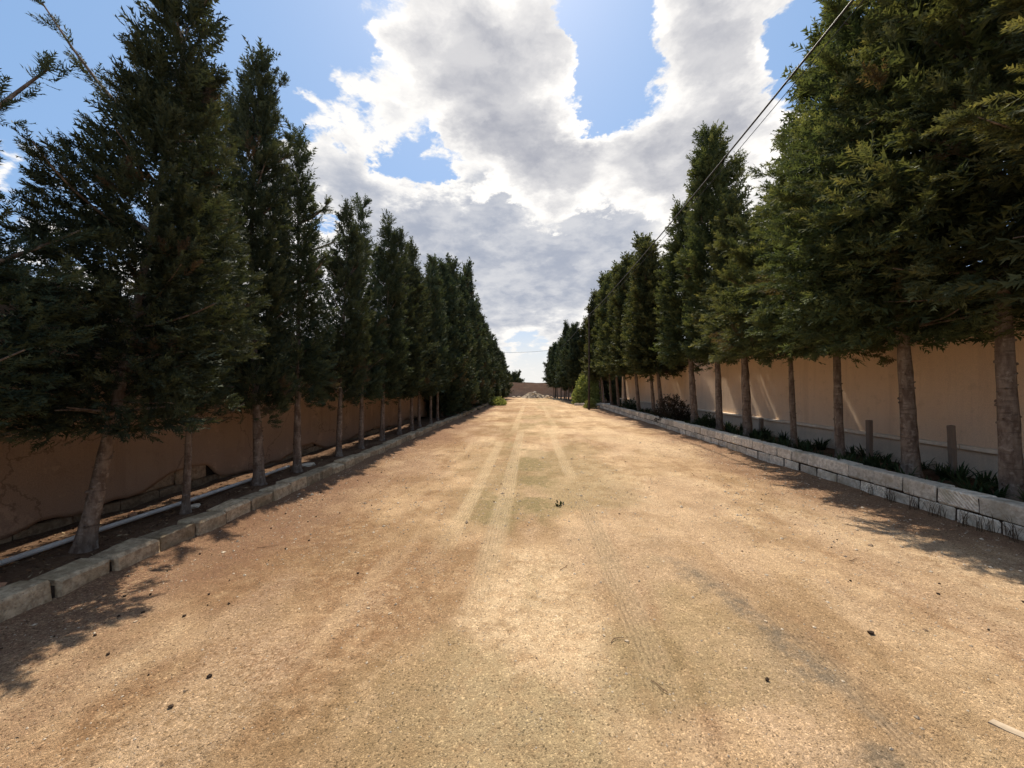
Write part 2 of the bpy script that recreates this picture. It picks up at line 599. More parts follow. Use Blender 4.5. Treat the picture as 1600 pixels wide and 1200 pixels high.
M = {
    'road': material('packed_dirt', road_fn, 0.95, 0.12),
    'soil': material('bed_soil', soil_fn, 0.95, 0.1),
    'field': material('dry_field', field_fn, 0.95, 0.1),
    'block': material('weathered_limestone', limestone_fn((0.86, 0.79, 0.68), (0.55, 0.48, 0.39), True), 0.92, 0.12),
    'kerb': material('dusty_kerb_stone', limestone_fn((0.58, 0.465, 0.325), (0.30, 0.225, 0.15), False), 0.92, 0.12),
    'mortar': material('dark_mortar', flat_fn((0.045, 0.034, 0.026), 0.4, 30), 0.95, 0.1),
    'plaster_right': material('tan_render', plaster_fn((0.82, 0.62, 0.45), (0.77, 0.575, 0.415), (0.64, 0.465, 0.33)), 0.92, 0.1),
    'plinth': material('grey_tan_plinth', plaster_fn((0.72, 0.565, 0.425), (0.66, 0.515, 0.385), (0.54, 0.41, 0.30)), 0.92, 0.1),
    'ledge': material('pale_ledge', flat_fn((0.78, 0.66, 0.52), 0.12, 6), 0.9, 0.1),
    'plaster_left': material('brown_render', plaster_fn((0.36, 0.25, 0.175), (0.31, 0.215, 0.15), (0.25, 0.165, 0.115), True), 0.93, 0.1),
    'bare_stone': material('bare_wall_stone', limestone_fn((0.40, 0.29, 0.19), (0.23, 0.155, 0.10), False), 0.93, 0.1),
    'bark': material('bark', bark_fn, 0.9, 0.15),
    'leaf_left': foliage_material('cypress_foliage', (0.032, 0.048, 0.032), (0.062, 0.086, 0.053), (0.130, 0.156, 0.080), 0.20),
    'leaf_right': foliage_material('feathery_foliage', (0.042, 0.060, 0.034), (0.092, 0.116, 0.056), (0.275, 0.285, 0.118), 0.32),
    'leaf_bed': foliage_material('bed_leaf', (0.012, 0.022, 0.010), (0.026, 0.042, 0.018), (0.050, 0.075, 0.030), 0.15),
    'leaf_bush': foliage_material('bright_bush_leaf', (0.12, 0.16, 0.055), (0.21, 0.27, 0.09), (0.38, 0.43, 0.18), 0.35),
    'leaf_dusky': foliage_material('dusky_shrub_leaf', (0.020, 0.020, 0.012), (0.040, 0.036, 0.020), (0.085, 0.055, 0.032), 0.15),
    'dead': material('dry_twig', flat_fn((0.16, 0.10, 0.065), 0.3, 20), 0.9, 0.1),
    'wood': material('weathered_post_wood', wood_fn, 0.85, 0.2),
    'pole': material('tarred_pole_wood', flat_fn((0.060, 0.045, 0.036), 0.35, 9), 0.85, 0.2),
    'pvc': material('dusty_white_pvc', flat_fn((0.55, 0.51, 0.46), 0.15, 6), 0.5, 0.4),
    'cable': material('black_cable', flat_fn((0.020, 0.020, 0.022), 0.2, 5), 0.55, 0.4),
    'pebble': material('pebbles', pebble_fn, 0.9, 0.15),
    'litter': material('needle_litter', litter_fn, 0.9, 0.1),
    'clod': material('dark_clod', flat_fn((0.050, 0.034, 0.024), 0.4, 40), 0.95, 0.1),
    'white_stone': material('pale_chip', flat_fn((0.58, 0.50, 0.39), 0.2, 25), 0.9, 0.15),
    'rubble': material('rubble_stone', flat_fn((0.42, 0.33, 0.235), 0.35, 4), 0.93, 0.1),
    'old_wall': material('old_block_wall', old_wall_fn, 0.93, 0.1),
    'metal': material('galvanised_steel', flat_fn((0.30, 0.30, 0.30), 0.2, 8), 0.5, 0.5),
    'brown_clay': material('broken_clay', flat_fn((0.40, 0.21, 0.12), 0.25, 12), 0.9, 0.15),
}

# ------------------------------------------------------------------ ground
KERB_X = -3.38        # road-side face of the left kerb
WALL_X = 4.77         # road-side face of the right low wall
ROW_L, ROW_R = -3.95, 5.5
LEFT_WALL_X, RIGHT_WALL_X = -4.80, 6.40
END_Y = 54.0


def road_height(x, y):
    h = (fbm(x * 0.7, y * 0.5, 3, 3) - 0.5) * 0.05 + (fbm(x * 5, y * 5, 9, 3) - 0.5) * 0.022
    for tx, w in ((-0.84, 0.10), (-0.36, 0.10), (0.68, 0.10), (1.68, 0.09)):
        h = h - 0.011 * np.exp(-((x - tx) / w) ** 2)
    e = np.minimum(x - KERB_X, WALL_X - x)
    h = h + 0.045 * np.exp(-np.maximum(e, 0) / 0.28) * (0.5 + fbm(x * 3, y * 2, 21, 3))
    return h


def build_road():
    xs = np.arange(-3.52, 4.93, 0.037)
    ys = np.concatenate([np.linspace(-7, 0.9, 40), np.exp(np.arange(0.0, math.log(END_Y + 0.5), 0.0105))])
    X, Y = np.meshgrid(xs, ys)
    nx, ny = len(xs), len(ys)
    Z = road_height(X, Y)
    x, y = X.ravel(), Y.ravel()
    n = fbm(x * 1.1, y * 0.8, 31, 5, 0.6)
    nf = fbm(x * 6, y * 6, 37, 4, 0.6)
    nl = fbm(x * 2.2, y * 0.45, 41, 4, 0.6)       # drawn out along the road
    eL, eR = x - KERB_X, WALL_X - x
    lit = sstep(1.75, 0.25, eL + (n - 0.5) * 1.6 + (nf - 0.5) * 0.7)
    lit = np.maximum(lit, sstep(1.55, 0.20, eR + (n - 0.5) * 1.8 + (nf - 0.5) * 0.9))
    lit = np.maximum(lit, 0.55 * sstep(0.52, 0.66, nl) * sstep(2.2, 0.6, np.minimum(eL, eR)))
    moss = sstep(0.43, 0.60, n) * np.exp(-((x + 0.15) / 0.75) ** 4) * sstep(3.2, 4.6, y) * sstep(16, 9, y)
    moss = np.maximum(moss, 0.6 * sstep(0.50, 0.64, fbm(x * 0.9, y * 0.7, 55, 4)) * np.exp(-((x - 0.3) / 1.6) ** 2))
    gx = 1.50 - 0.28 * sstep(2.6, 3.9, y) + (fbm(y * 1.5, y * 0, 61, 3) - 0.5) * 0.18
    grey = np.exp(-((x - gx) / 0.15) ** 2) * sstep(1.25, 1.7, y) * sstep(4.3, 2.9, y) * sstep(0.30, 0.62, nf)
    pale = sstep(0.50, 0.70, fbm(x * 0.8 + 5, y * 0.45, 71, 4, 0.55))
    pale = np.maximum(pale, np.exp(-(((x - 1.3) / 1.2) ** 2 + ((y - 6.5) / 2.5) ** 2)) * sstep(0.35, 0.6, nf))
    pink = sstep(0.50, 0.66, fbm(x * 1.3, y * 0.55 + 9, 81, 4, 0.55))
    brown = sstep(0.46, 0.64, fbm(x * 0.9 + 3, y * 0.5, 91, 4, 0.6)) * sstep(0.6, -1.4, x)
    brown = np.maximum(brown, 0.75 * sstep(0.50, 0.64, fbm(x * 2.4 + 1, y * 0.30, 95, 5, 0.62)) * sstep(0.30, 0.55, nf))
    pale = np.maximum(pale, 0.35 * sstep(0.54, 0.66, fbm(x * 3.1 + 7, y * 0.35, 97, 5, 0.62)))
    trk = np.zeros_like(x)
    grv = np.zeros_like(x)
    for tx, w, y0, y1, a, b in ((-0.84, 0.10, 4.0, 10.5, 0.9, 0.5), (-0.36, 0.11, 3.0, 13.0, 1.0, 0.9), (0.68, 0.105, 2.2, 5.3, 0.55, 1.0),
                                (0.68, 0.10, 6.5, 14.0, 0.8, 0.5), (1.68, 0.085, 1.6, 3.0, 0.2, 0.8), (-0.60, 0.12, 13.0, 30.0, 0.7, 0.0), (0.9, 0.12, 14.0, 30.0, 0.6, 0.0)):
        cx = tx + 0.015 * np.sin(y * 0.5 + tx * 9)
        m = sstep(w * 1.15, w * 0.85, np.abs(x - cx)) * sstep(y0 - 0.8, y0 + 0.6, y) * sstep(y1 + 1.2, y1 - 0.8, y)
        trk = np.maximum(trk, m * a * (0.35 + 0.9 * nf))
        grv = np.maximum(grv, m * b)
    one = np.ones_like(x)
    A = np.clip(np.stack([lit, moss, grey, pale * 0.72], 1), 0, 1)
    B = np.clip(np.stack([pink * 0.6, trk, grv, brown], 1), 0, 1)
    i = np.arange(nx * ny).reshape(ny, nx)
    F = np.stack([i[:-1, :-1], i[:-1, 1:], i[1:, 1:], i[1:, :-1]], -1).reshape(-1, 4)
    me = np_mesh('road', np.stack([x, y, Z.ravel()], 1), F, M['road'], True, {'surf_a': A, 'surf_b': B})
    tag(link('road', me), 'sandy dirt road with faint tyre tracks', None, None, 'structure')


def sheet(name, x0, x1, y0, y1, base, amp, mat, step=0.08, seed=1, prof=None):
    xs = np.linspace(x0, x1, max(2, int((x1 - x0) / step)))
    ys = np.concatenate([np.arange(y0, min(y1, 16.0), step), np.arange(16.0, y1 + 0.01, 0.5)]) if y1 > 16 else np.arange(y0, y1, step)
    X, Y = np.meshgrid(xs, ys)
    Z = base + (fbm(X * 2.5, Y * 2.5, seed, 4) - 0.5) * amp
    if prof is not None:
        Z = Z + prof(X, Y)
    i = np.arange(X.size).reshape(X.shape)
    F = np.stack([i[:-1, :-1], i[:-1, 1:], i[1:, 1:], i[1:, :-1]], -1).reshape(-1, 4)
    me = np_mesh(name, np.stack([X.ravel(), Y.ravel(), Z.ravel()], 1), F, mat, True)
    return tag(link(name, me), None, None, None, 'structure')


def left_bed_z(x, y):
    return 0.10 + (fbm(x * 2.5, y * 2.5, 5, 4) - 0.5) * 0.07


def right_bed_z(x, y):
    return 0.22 + (fbm(x * 2.5, y * 2.5, 6, 4) - 0.5) * 0.06


# the wide land: one sheet to the horizon
gx = np.array([-1500, -300, -60, -20, 20, 60, 300, 1500.0])
gX, gY = np.meshgrid(gx, gx)
gi = np.arange(64).reshape(8, 8)
gF = np.stack([gi[:-1, :-1], gi[:-1, 1:], gi[1:, 1:], gi[1:, :-1]], -1).reshape(-1, 4)
tag(link('ground', np_mesh('ground', np.stack([gX.ravel(), gY.ravel(), np.full(64, -0.12)], 1), gF, M['field'])), None, None, None, 'structure')
build_road()
sheet('planting_bed_left', LEFT_WALL_X - 0.02, KERB_X - 0.10, -4, 46, 0.10, 0.07, M['soil'], 0.06, 5)
sheet('planting_bed_right', WALL_X + 0.14, RIGHT_WALL_X + 0.02, -4, 26.9, 0.22, 0.06, M['soil'], 0.06, 6)
sheet('driveway', 4.90, 12.0, 26.95, 30.2, 0.004, 0.02, M['road'], 0.2, 7)
sheet('verge', 4.90, 14.0, 30.2, 53.0, 0.02, 0.06, M['soil'], 0.3, 8)

# ------------------------------------------------------------------ walls and kerbs
rs = random.Random(4)


def block_meshes(prefix, n, L, H, D, mat, jit, bev, seed):
    out = []
    r = random.Random(seed)
    for k in range(n):
        bm = bmesh.new()
        bmesh.ops.create_cube(bm, size=1.0)
        bmesh.ops.scale(bm, vec=(D, L, H), verts=bm.verts)
        bmesh.ops.bevel(bm, geom=bm.edges[:], offset=bev * r.uniform(0.7, 1.4), segments=1, affect='EDGES')
        tw = r.uniform(-1, 1) * jit
        for v in bm.verts:
            v.co.x += r.uniform(-jit, jit) * 0.7 + tw * v.co.y
            v.co.y += r.uniform(-jit, jit)
            v.co.z += r.uniform(-jit, jit) * 0.8 + tw * v.co.y * 0.5
        out.append(bm_mesh(prefix, bm, mat))
    return out


# right low wall: two courses of sawn limestone blocks on the road side of the bed
low_wall = tag(empty('low_wall', (WALL_X + 0.10, 13, 0)), 'low wall of two courses of pale limestone blocks along the right of the road', 'low wall', None, 'thing')
bms = block_meshes('block', 12, 0.400, 0.188, 0.225, M['block'], 0.008, 0.014, 11)
for course in range(2):
    y = -3.0 + (0.20 if course else 0.0)
    while y < 26.7:
        o = link('block', rs.choice(bms), low_wall)
        s = rs.uniform(0.97, 1.03)
        o.location = (rs.uniform(-0.003, 0.003), y + 0.21 - 13, 0.088 + course * 0.198 + rs.gauss(0, 0.003) - 0.004)
        o.rotation_euler = (rs.uniform(-0.012, 0.012), rs.uniform(-0.010, 0.010), rs.uniform(-0.010, 0.010) + (math.pi if rs.random() < .5 else 0))
        o.scale = (1, s, 1)
        y += 0.42
sp = Soup()
sp.add(*box_vf(0.0, -13 + 11.9, 0.172, 0.196, 29.6, 0.340))
link('mortar', sp.mesh('mortar', M['mortar']), low_wall)

# left kerb: one course of rough stones
kerb = tag(empty('kerb', (KERB_X - 0.11, 13, 0)), 'rough dusty stone kerb edging the shaded bed on the left', 'kerb', None, 'thing')
kms = block_meshes('kerb_stone', 12, 0.366, 0.235, 0.235, M['kerb'], 0.014, 0.016, 17)
y = -2.06
while y < 34:
    o = link('kerb_stone', rs.choice(kms), kerb)
    o.location = (rs.uniform(-0.010, 0.010), y + 0.19 - 13, 0.056 + rs.gauss(0, 0.010))
    o.rotation_euler = (rs.gauss(0, 0.022), rs.gauss(0, 0.025), rs.gauss(0, 0.02) + (math.pi if rs.random() < .5 else 0))
    o.scale = (rs.uniform(0.95, 1.1), rs.uniform(0.97, 1.01), rs.uniform(0.92, 1.06))
    y += 0.385
sp = Soup()
sp.add(*box_vf(0, -13 + 16, 0.042, 0.176, 36.2, 0.16))
link('mortar', sp.mesh('mortar', M['mortar']), kerb)

# right tall wall: smooth tan render above a projecting ledge, greyer plinth below
rw = tag(empty('rendered_wall', (RIGHT_WALL_X, 12, 0)), 'tall tan rendered wall with a projecting ledge behind the right tree row', 'wall', None, 'thing')
ys = np.arange(-6, 27.6, 0.25)
zs = np.linspace(0.64, 3.0, 12)
Yg, Zg = np.meshgrid(ys, zs)
Xg = (fbm(Yg * 0.6, Zg * 0.9, 77, 3) - 0.5) * 0.018
i = np.arange(Yg.size).reshape(Yg.shape)
F = np.stack([i[:-1, :-1], i[1:, :-1], i[1:, 1:], i[:-1, 1:]], -1).reshape(-1, 4)
link('render_face', np_mesh('render_face', np.stack([Xg.ravel(), Yg.ravel() - 12, Zg.ravel()], 1), F, M['plaster_right'], True), rw)
sp = Soup()
sp.add(*box_vf(0.14, -12 + 10.75, 1.45, 0.24, 33.4, 3.0))
link('wall_core', sp.mesh('wall_core', M['plaster_right']), rw)
sp = Soup()
sp.add(*box_vf(0.155, -12 + 10.75, 3.03, 0.44, 33.6, 0.10))
link('coping', sp.mesh('coping', M['plinth']), rw)
sp = Soup()
sp.add(*box_vf(-0.005, -12 + 10.75, 0.31, 0.05, 33.4, 0.62))
link('plinth', sp.mesh('plinth', M['plinth']), rw)
y = -6.0
while y < 27.0:
    bm = bmesh.new()
    bmesh.ops.create_cube(bm, size=1.0)
    bmesh.ops.scale(bm, vec=(0.11, 1.985, 0.060), verts=bm.verts)
    bmesh.ops.bevel(bm, geom=bm.edges[:], offset=0.008, segments=1, affect='EDGES')
    o = link('ledge', bm_mesh('ledge', bm, M['ledge']), rw)
    o.location = (-0.032, y + 1.0 - 12, 0.650 + rs.gauss(0, 0.004))
    y += 2.0

# left wall: brown render broken away at the foot, bare stones behind
lw = tag(empty('crumbling_wall', (LEFT_WALL_X, 12, 0)), 'dark brown rendered wall crumbling at the foot behind the left tree row', 'wall', None, 'thing')
ys = np.arange(-5, 46, 0.045)
ys = ys[(ys < 16) | (np.arange(len(ys)) % 6 == 0)]
e = 0.10 + 0.26 * np.clip(fbm(ys * 0.55, ys * 0 + 3, 13, 5, 0.6) - 0.40, 0, 1) * 2.2 + 0.05 * (fbm(ys * 6, ys * 0, 14, 3) - 0.5)
e = e + 0.30 * np.exp(-((ys - 5.15) / 0.52) ** 4) + 0.10 * np.exp(-((ys - 4.3) / 0.35) ** 4) + 0.14 * np.exp(-((ys - 8.0) / 0.6) ** 4)
nz = 12
tt = np.linspace(0, 1, nz) ** 1.6
Yg = np.repeat(ys[None, :], nz, 0)
Zg = e[None, :] * (1 - tt[:, None]) + 2.5 * tt[:, None]
Xg = (fbm(Yg * 0.8, Zg * 1.2, 19, 4) - 0.5) * 0.035
Xg[0] -= 0.006
Xb = Xg[:1] - 0.055                                   # broken edge has the thickness of the render
Yg2, Zg2, Xg2 = np.concatenate([Yg[:1], Yg]), np.concatenate([Zg[:1] + 0.01, Zg]), np.concatenate([Xb, Xg])
i = np.arange(Yg2.size).reshape(Yg2.shape)
F = np.stack([i[:-1, :-1], i[:-1, 1:], i[1:, 1:], i[1:, :-1]], -1).reshape(-1, 4)
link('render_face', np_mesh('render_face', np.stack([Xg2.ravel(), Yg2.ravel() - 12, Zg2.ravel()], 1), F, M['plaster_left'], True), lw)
sp = Soup()
sp.add(*box_vf(-0.20, -12 + 20.5, 1.22, 0.20, 51.0, 2.6))
link('wall_core', sp.mesh('wall_core', M['mortar']), lw)
wms = block_meshes('exposed_stone', 8, 0.46, 0.215, 0.10, M['bare_stone'], 0.012, 0.018, 23)
for course in range(3):
    y = 0.5 + 0.23 * (course % 2)
    while y < 15.5:
        yc = y + 0.24
        if np.interp(yc, ys, e) > 0.03 + course * 0.22:
            o = link('exposed_stone', rs.choice(wms), lw)
            o.location = (-0.085 + rs.gauss(0, 0.012), yc - 12, 0.085 + course * 0.225)
            o.rotation_euler = (rs.gauss(0, 0.015), 0, rs.gauss(0, 0.02))
        y += 0.475
sp = Soup()
sp.add(*box_vf(-0.17, -12 + 20.5, 2.545, 0.40, 51.2, 0.09))
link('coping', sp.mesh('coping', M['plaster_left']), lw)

# wall across the end of the road
ew = tag(empty('end_wall', (0, END_Y + 0.15, 0)), 'low brown block wall closing the far end of the road', 'wall', None, 'thing')
xs = np.arange(-10, 12.01, 0.25)
top = 2.02 + (vnoise(xs * 1.3, xs * 0, 3) - 0.5) * 0.10
v, f = [], []
for k, x in enumerate(xs):
    v += [(x, -0.15, -0.1), (x, -0.15, top[k]), (x, 0.15, top[k]), (x, 0.15, -0.1)]
    if k:
        a, b = 4 * (k - 1), 4 * k
        f += [(a, b, b + 1, a + 1), (a + 1, b + 1, b + 2, a + 2), (a + 2, b + 2, b + 3, a + 3)]
link('block_face', np_mesh('block_face', v, f, M['old_wall']), ew)


# ------------------------------------------------------------------ trees
def spray_protos(seed, n, leaflets, wid, swing=(24, 44), length=0.40):
    """feathery twig tips, one unit long along +x: triangles (m,3,3) and how near the tip each one sits"""
    r = np.random.default_rng(seed)
    out = []
    for _ in range(n):
        qs, tips = [], []
        bow = r.uniform(-0.10, 0.14)
        for s in np.linspace(0.06, 0.90, leaflets):
            for side in (-1, 1):
                a = math.radians(r.uniform(*swing)) * side
                L = (length * (1.0 - 0.55 * s) + 0.04) * r.uniform(0.75, 1.25)
                d = np.array([math.cos(a), math.sin(a), r.uniform(-0.35, 0.45)])
                d /= np.linalg.norm(d)
                p = np.array([s, 0, bow * s * s])
                w = np.array([wid * r.uniform(0.7, 1.3), 0, r.uniform(-0.5, 0.5) * wid])
                qs.append([p - w, p + w, p + d * L])
                tips.append(0.20 + 0.70 * s)
        p = np.array([0.80, 0, bow * 0.64])
        qs.append([p + (0, wid * 0.8, 0), p + (0, -wid * 0.8, 0.01), p + (0.30, 0, bow * 0.3)])
        tips.append(1.0)
        out.append((np.array(qs, float), np.array(tips)))
    return out


PROTO_FINE = spray_protos(1, 8, 5, 0.070, (26, 52), 0.42)
PROTO_MID = spray_protos(2, 7, 4, 0.090, (26, 52), 0.44)
PROTO_FAR = spray_protos(3, 6, 3, 0.125, (26, 52), 0.46)


def spray_arrays(P, Dr, Ln, tipv, protos, rng):
    n = len(P)
    d = nrm(Dr)
    ref = np.where(np.abs(d[:, 2:3]) < 0.9, np.array([[0, 0, 1.0]]), np.array([[1.0, 0, 0]]))
    a = nrm(np.cross(ref, d))
    b = np.cross(d, a)
    roll = np.where(rng.random(n) < 0.55, rng.normal(0, 0.6, n), rng.uniform(0, 2 * math.pi, n))   # mostly flat, some turned
    ca, sa = np.cos(roll)[:, None], np.sin(roll)[:, None]
    y = a * ca + b * sa
    z = np.cross(d, y)
    which = rng.integers(0, len(protos), n)
    V, A = [], []
    for k, (q, tips) in enumerate(protos):
        idx = np.where(which == k)[0]
        if not len(idx):
            continue
        pts = q.reshape(-1, 3)
        w = (pts[None, :, 0:1] * d[idx][:, None] + pts[None, :, 1:2] * y[idx][:, None] + pts[None, :, 2:3] * z[idx][:, None])
        w = w * Ln[idx][:, None, None] + P[idx][:, None]
        V.append(w.reshape(-1, 3))
        tv = np.repeat(tips, 3)
        r = np.repeat(rng.random(len(idx))[:, None], len(tv), 1)
        g = tipv[idx][:, None] * tv[None]
        dd = np.repeat((tipv[idx] < -0.5)[:, None] * 0.8, len(tv), 1)
        A.append(np.stack([r, np.maximum(g, 0), dd, r * 0 + 1], -1).reshape(-1, 4))
    return V, A


def sprays_to_mesh(name, P, Dr, Ln, tipv, protos, rng, mat, inner=None):
    """one leaf mesh from spray positions P, directions Dr, lengths Ln, brightness of growth tipv"""
    V, A = spray_arrays(P, Dr, Ln, tipv, protos, rng)
    if inner is not None:
        V2, A2 = spray_arrays(*inner, PROTO_FAR if protos is PROTO_FAR else PROTO_MID, rng)
        V, A = V + V2, A + A2
    V = np.concatenate(V)
    A = np.clip(np.concatenate(A), 0, 1)
    return np_mesh(name, V, np.arange(len(V)).reshape(-1, 3), mat, False, {'leaf': A})


def tree_shape(seed, H, zb, R, prof, trunk_r, lean=(0, 0), bend=0.0, up=(0.5, 1.2), spray=0.12, tuft=0.20, cell=0.013, per=9,
               mat='leaf_left', protos=None, extra=(), leaders=(), droop=0.0, twigs=0, back=0.0, wild=0.18, holes=0.35, knots=True, thin_back=0.5):
    """returns trunk mesh, branch mesh, crown mesh of one tree standing at the origin; back = azimuth of its thinner rear side"""
    rng = np.random.default_rng(seed)
    protos = protos or PROTO_FINE
    ph = rng.uniform(0, 6.28)

    def axis(z):
        z = np.asarray(z, float)
        t = z / H
        x = lean[0] * z + bend * (np.sin(t * 5.0 + ph) - math.sin(ph)) * t ** 0.4
        y = lean[1] * z + bend * 0.6 * (np.cos(t * 4.0 + ph) - math.cos(ph)) * t ** 0.5
        return np.stack([x, y, z], -1)

    # trunk with knots and cut stubs
    zt = np.concatenate([[-0.25, 0.0, 0.06, 0.16], np.linspace(0.32, max(zb + 0.6, 1.4), 14), np.linspace(max(zb + 0.6, 1.4) + 0.3, H * 0.93, 7)])
    path = axis(np.maximum(zt, 0))
    path[:, 2] = zt
    tr = trunk_r * (1 - 0.28 * np.clip(zt / max(zb, 1.0), 0, 1)) * np.clip((H - zt) / (H - zb * 0.8), 0.03, 1)
    tr *= 1 + 0.55 * np.exp(-np.maximum(zt, 0) / 0.07)
    S = Soup()
    S.add(*tube(path, tr, 12, rng, 0.045))
    for _ in range((26 if trunk_r > 0.05 else 10) if knots else 0):
        z = rng.uniform(0.15, zb + 0.3)
        az = rng.uniform(0, 6.28)
        c = axis(z)
        r0 = np.interp(z, zt, tr)
        d = np.array([math.cos(az), math.sin(az), rng.uniform(0.1, 0.7)])
        q = rng.uniform(0.10, 0.24)
        S.add(*tube([c + d * r0 * 0.6, c + d * (r0 + 0.04 * q), c + d * (r0 + 0.014)], [r0 * q * 1.4, r0 * q, r0 * q * 0.6], 5))
    trunk = S.mesh('trunk', M['bark'], True)

    P, Dv, Ln, Tp = [], [], [], []

    def tufts(C, D0, L, n, bright):
        """n sprays along each of the tufts rooted at C, pointing along D0, L long"""
        m = len(C)
        C, D0, L, br = (np.repeat(q, n, 0) for q in (C, D0, L, bright))
        u = rng.random(m * n) ** 0.8
        d = nrm(D0 + rng.normal(0, 1, (m * n, 3)) * (0.42 - 0.22 * u[:, None]) + np.array([0, 0, -droop]) * u[:, None])
        P.append(C + D0 * (u * L)[:, None] + rng.normal(0, 1, (m * n, 3)) * (L * 0.16 * (1.1 - u))[:, None])
        Dv.append(d)
        Ln.append(spray * rng.uniform(0.65, 1.35, m * n))
        Tp.append(np.where(br < -0.5, -1.0, np.clip(br * (0.25 + 0.85 * u) + rng.normal(0, 0.10, m * n), 0, 1)))

    # outer shell: tufts over an uneven envelope
    zz = np.linspace(0, 1, 60)
    ww = np.interp(zz, prof[0], prof[1])
    cdf = np.concatenate([[0], np.cumsum((ww[1:] + ww[:-1]) / 2)])
    area = 2 * math.pi * R * (H - zb) * cdf[-1] / 59.0
    n = int(area / cell)

    def envelope(az, t):
        """uneven outline: lobes the size of a branch, clumps the size of a bough tip"""
        e = R * np.interp(t, prof[0], prof[1])
        z = zb + t * (H - zb)
        s_ = az - back
        big = fbm(s_ * 1.3 + seed, z * 0.9, seed, 2) - 0.5
        small = fbm(s_ * max(R, 0.5) * 1.7, z * 1.6 + 50, seed + 5, 3) - 0.5
        return e * (0.97 + 0.5 * big + 0.7 * small), small

    # boughs: plume-shaped clumps of tufts, with dark gaps between them
    bl = tuft * 2.1                                                              # usual bough length
    nb = int(area / (bl * bl * 0.34))
    per_b = max(4, int(round(n / nb)))
    t = np.interp(rng.random(nb) * cdf[-1], cdf, zz)
    az = back + rng.uniform(0, 2 * math.pi, nb)
    keep = rng.random(nb) < np.where(np.abs(((az - back + math.pi) % (2 * math.pi)) - math.pi) < 0.9, thin_back, 1.0)
    pit = fbm((az - back) * max(R, 0.5) * 1.6 + 9, (zb + t * (H - zb)) * 1.5, seed + 11, 2)
    keep &= pit > holes
    t, az = t[keep], az[keep]
    e, small = envelope(az, t)
    m = len(t)
    el = up[0] + (up[1] - up[0]) * t + rng.normal(0, 0.20, m)
    az2 = az + rng.normal(0, 0.30, m)
    bd = np.stack([np.cos(az2) * np.cos(el), np.sin(az2) * np.cos(el), np.sin(el)], -1)
    thin_t = np.clip(0.28 + 0.85 * np.interp(t, prof[0], prof[1]), 0.35, 1.1)                # shorter boughs where the crown is slim
    BL = bl * np.where(rng.random(m) < wild, rng.uniform(1.3, 1.9, m), rng.uniform(0.7, 1.15, m)) * thin_t
    root = axis(zb + t * (H - zb)) + np.stack([np.cos(az), np.sin(az), 0 * az], -1) * np.maximum(e - (0.85 * BL + 0.25 * tuft) * np.cos(el), 0.015)[:, None]
    root[:, 2] -= 0.5 * BL * np.sin(el)
    root[:, 2] += np.clip((0.06 - t) / 0.06, 0, 1) * rng.uniform(-0.15, 0.15, m) * min(1.0, R)      # ragged lower hem
    bb = np.clip(0.42 + rng.normal(0, 0.26, m), 0, 1)
    bb = np.where(rng.random(m) < 0.05 * (1.3 - t), -1.0, bb)                     # a few dried-out boughs
    root, bd, BL, bb, thin_t = (np.repeat(q, per_b, 0) for q in (root, bd, BL, bb, thin_t))
    m = len(root)
    u = rng.random(m)
    rad = nrm(rng.normal(0, 1, (m, 3)))
    rad = nrm(rad - bd * np.sum(rad * bd, 1, keepdims=True))
    w = BL * (0.30 * np.sqrt(np.clip(u * 3.0, 0, 1)) * (1.08 - u) ** 0.7)       # plump near the middle, pointed at the tip
    C = root + bd * (u * BL)[:, None] + rad * w[:, None]
    C[:, 2] -= droop * 0.35 * BL * u * u
    dirs = nrm(bd * (0.55 + 0.7 * u[:, None]) + rad * (0.75 - 0.45 * u[:, None]) + np.array([0, 0, 0.15]))
    tufts(C, dirs, tuft * rng.uniform(0.45, 0.85, m) * np.clip(thin_t * 1.2, 0.5, 1), per, np.where(bb < -0.5, -1.0, np.clip(bb * (0.55 + 0.65 * u) + rng.normal(0, 0.12, m), 0, 1)))

    # inner foliage seen through the gaps: sparser, coarser
    n2 = int(area / (min(0.020, cell * 1.2) if spray < 0.11 else min(0.026, cell * 1.7)))
    t = np.interp(rng.random(n2) * cdf[-1], cdf, zz)
    az = rng.uniform(0, 2 * math.pi, n2)
    e, _ = envelope(az, t)
    rr = e * rng.uniform(0.08, 0.74, n2)
    el = up[0] + (up[1] - up[0]) * t
    C = axis(zb + t * (H - zb)) + np.stack([np.cos(az), np.sin(az), 0 * az], -1) * rr[:, None]
    out = np.stack([np.cos(az) * np.cos(el), np.sin(az) * np.cos(el), np.sin(el)], -1)
    k0 = len(P)
    tufts(C, out, np.full(n2, tuft), 5, np.full(n2, 0.05))
    inner = (np.concatenate(P[k0:]), np.concatenate(Dv[k0:]), np.concatenate(Ln[k0:]) * 1.5, np.concatenate(Tp[k0:]))
    del P[k0:], Dv[k0:], Ln[k0:], Tp[k0:]

    # limbs: wood carrying the crown, some of them thrown out beyond the outline
    S = Soup()

    def limb(p0, d0, L, curve, rad, leafy=True, u0=0.12, slim=1.0):
        s_ = np.linspace(0, 1, 6)
        path = p0 + d0 * (s_ * L)[:, None]
        path[:, 2] += curve * s_ ** 2
        path += rng.normal(0, 0.04 * L, 3) * np.sin(s_ * 3.14)[:, None]
        S.add(*tube(path, rad * (1 - 0.85 * s_) + 0.003, 5, cap=False))
        if not leafy:
            return
        k = max(6, int(L * (1 - u0) / 0.045))
        u = rng.uniform(u0, 1.0, k)
        c = np.stack([np.interp(u, s_, path[:, j]) for j in range(3)], -1)
        fwd = nrm(path[-1] - path[0])
        f2 = nrm(path[-1] - path[-3])
        d = nrm(np.where(u[:, None] > 0.6, f2, fwd) + rng.normal(0, 0.55, (k, 3)) * (1.15 - 0.75 * u[:, None]))
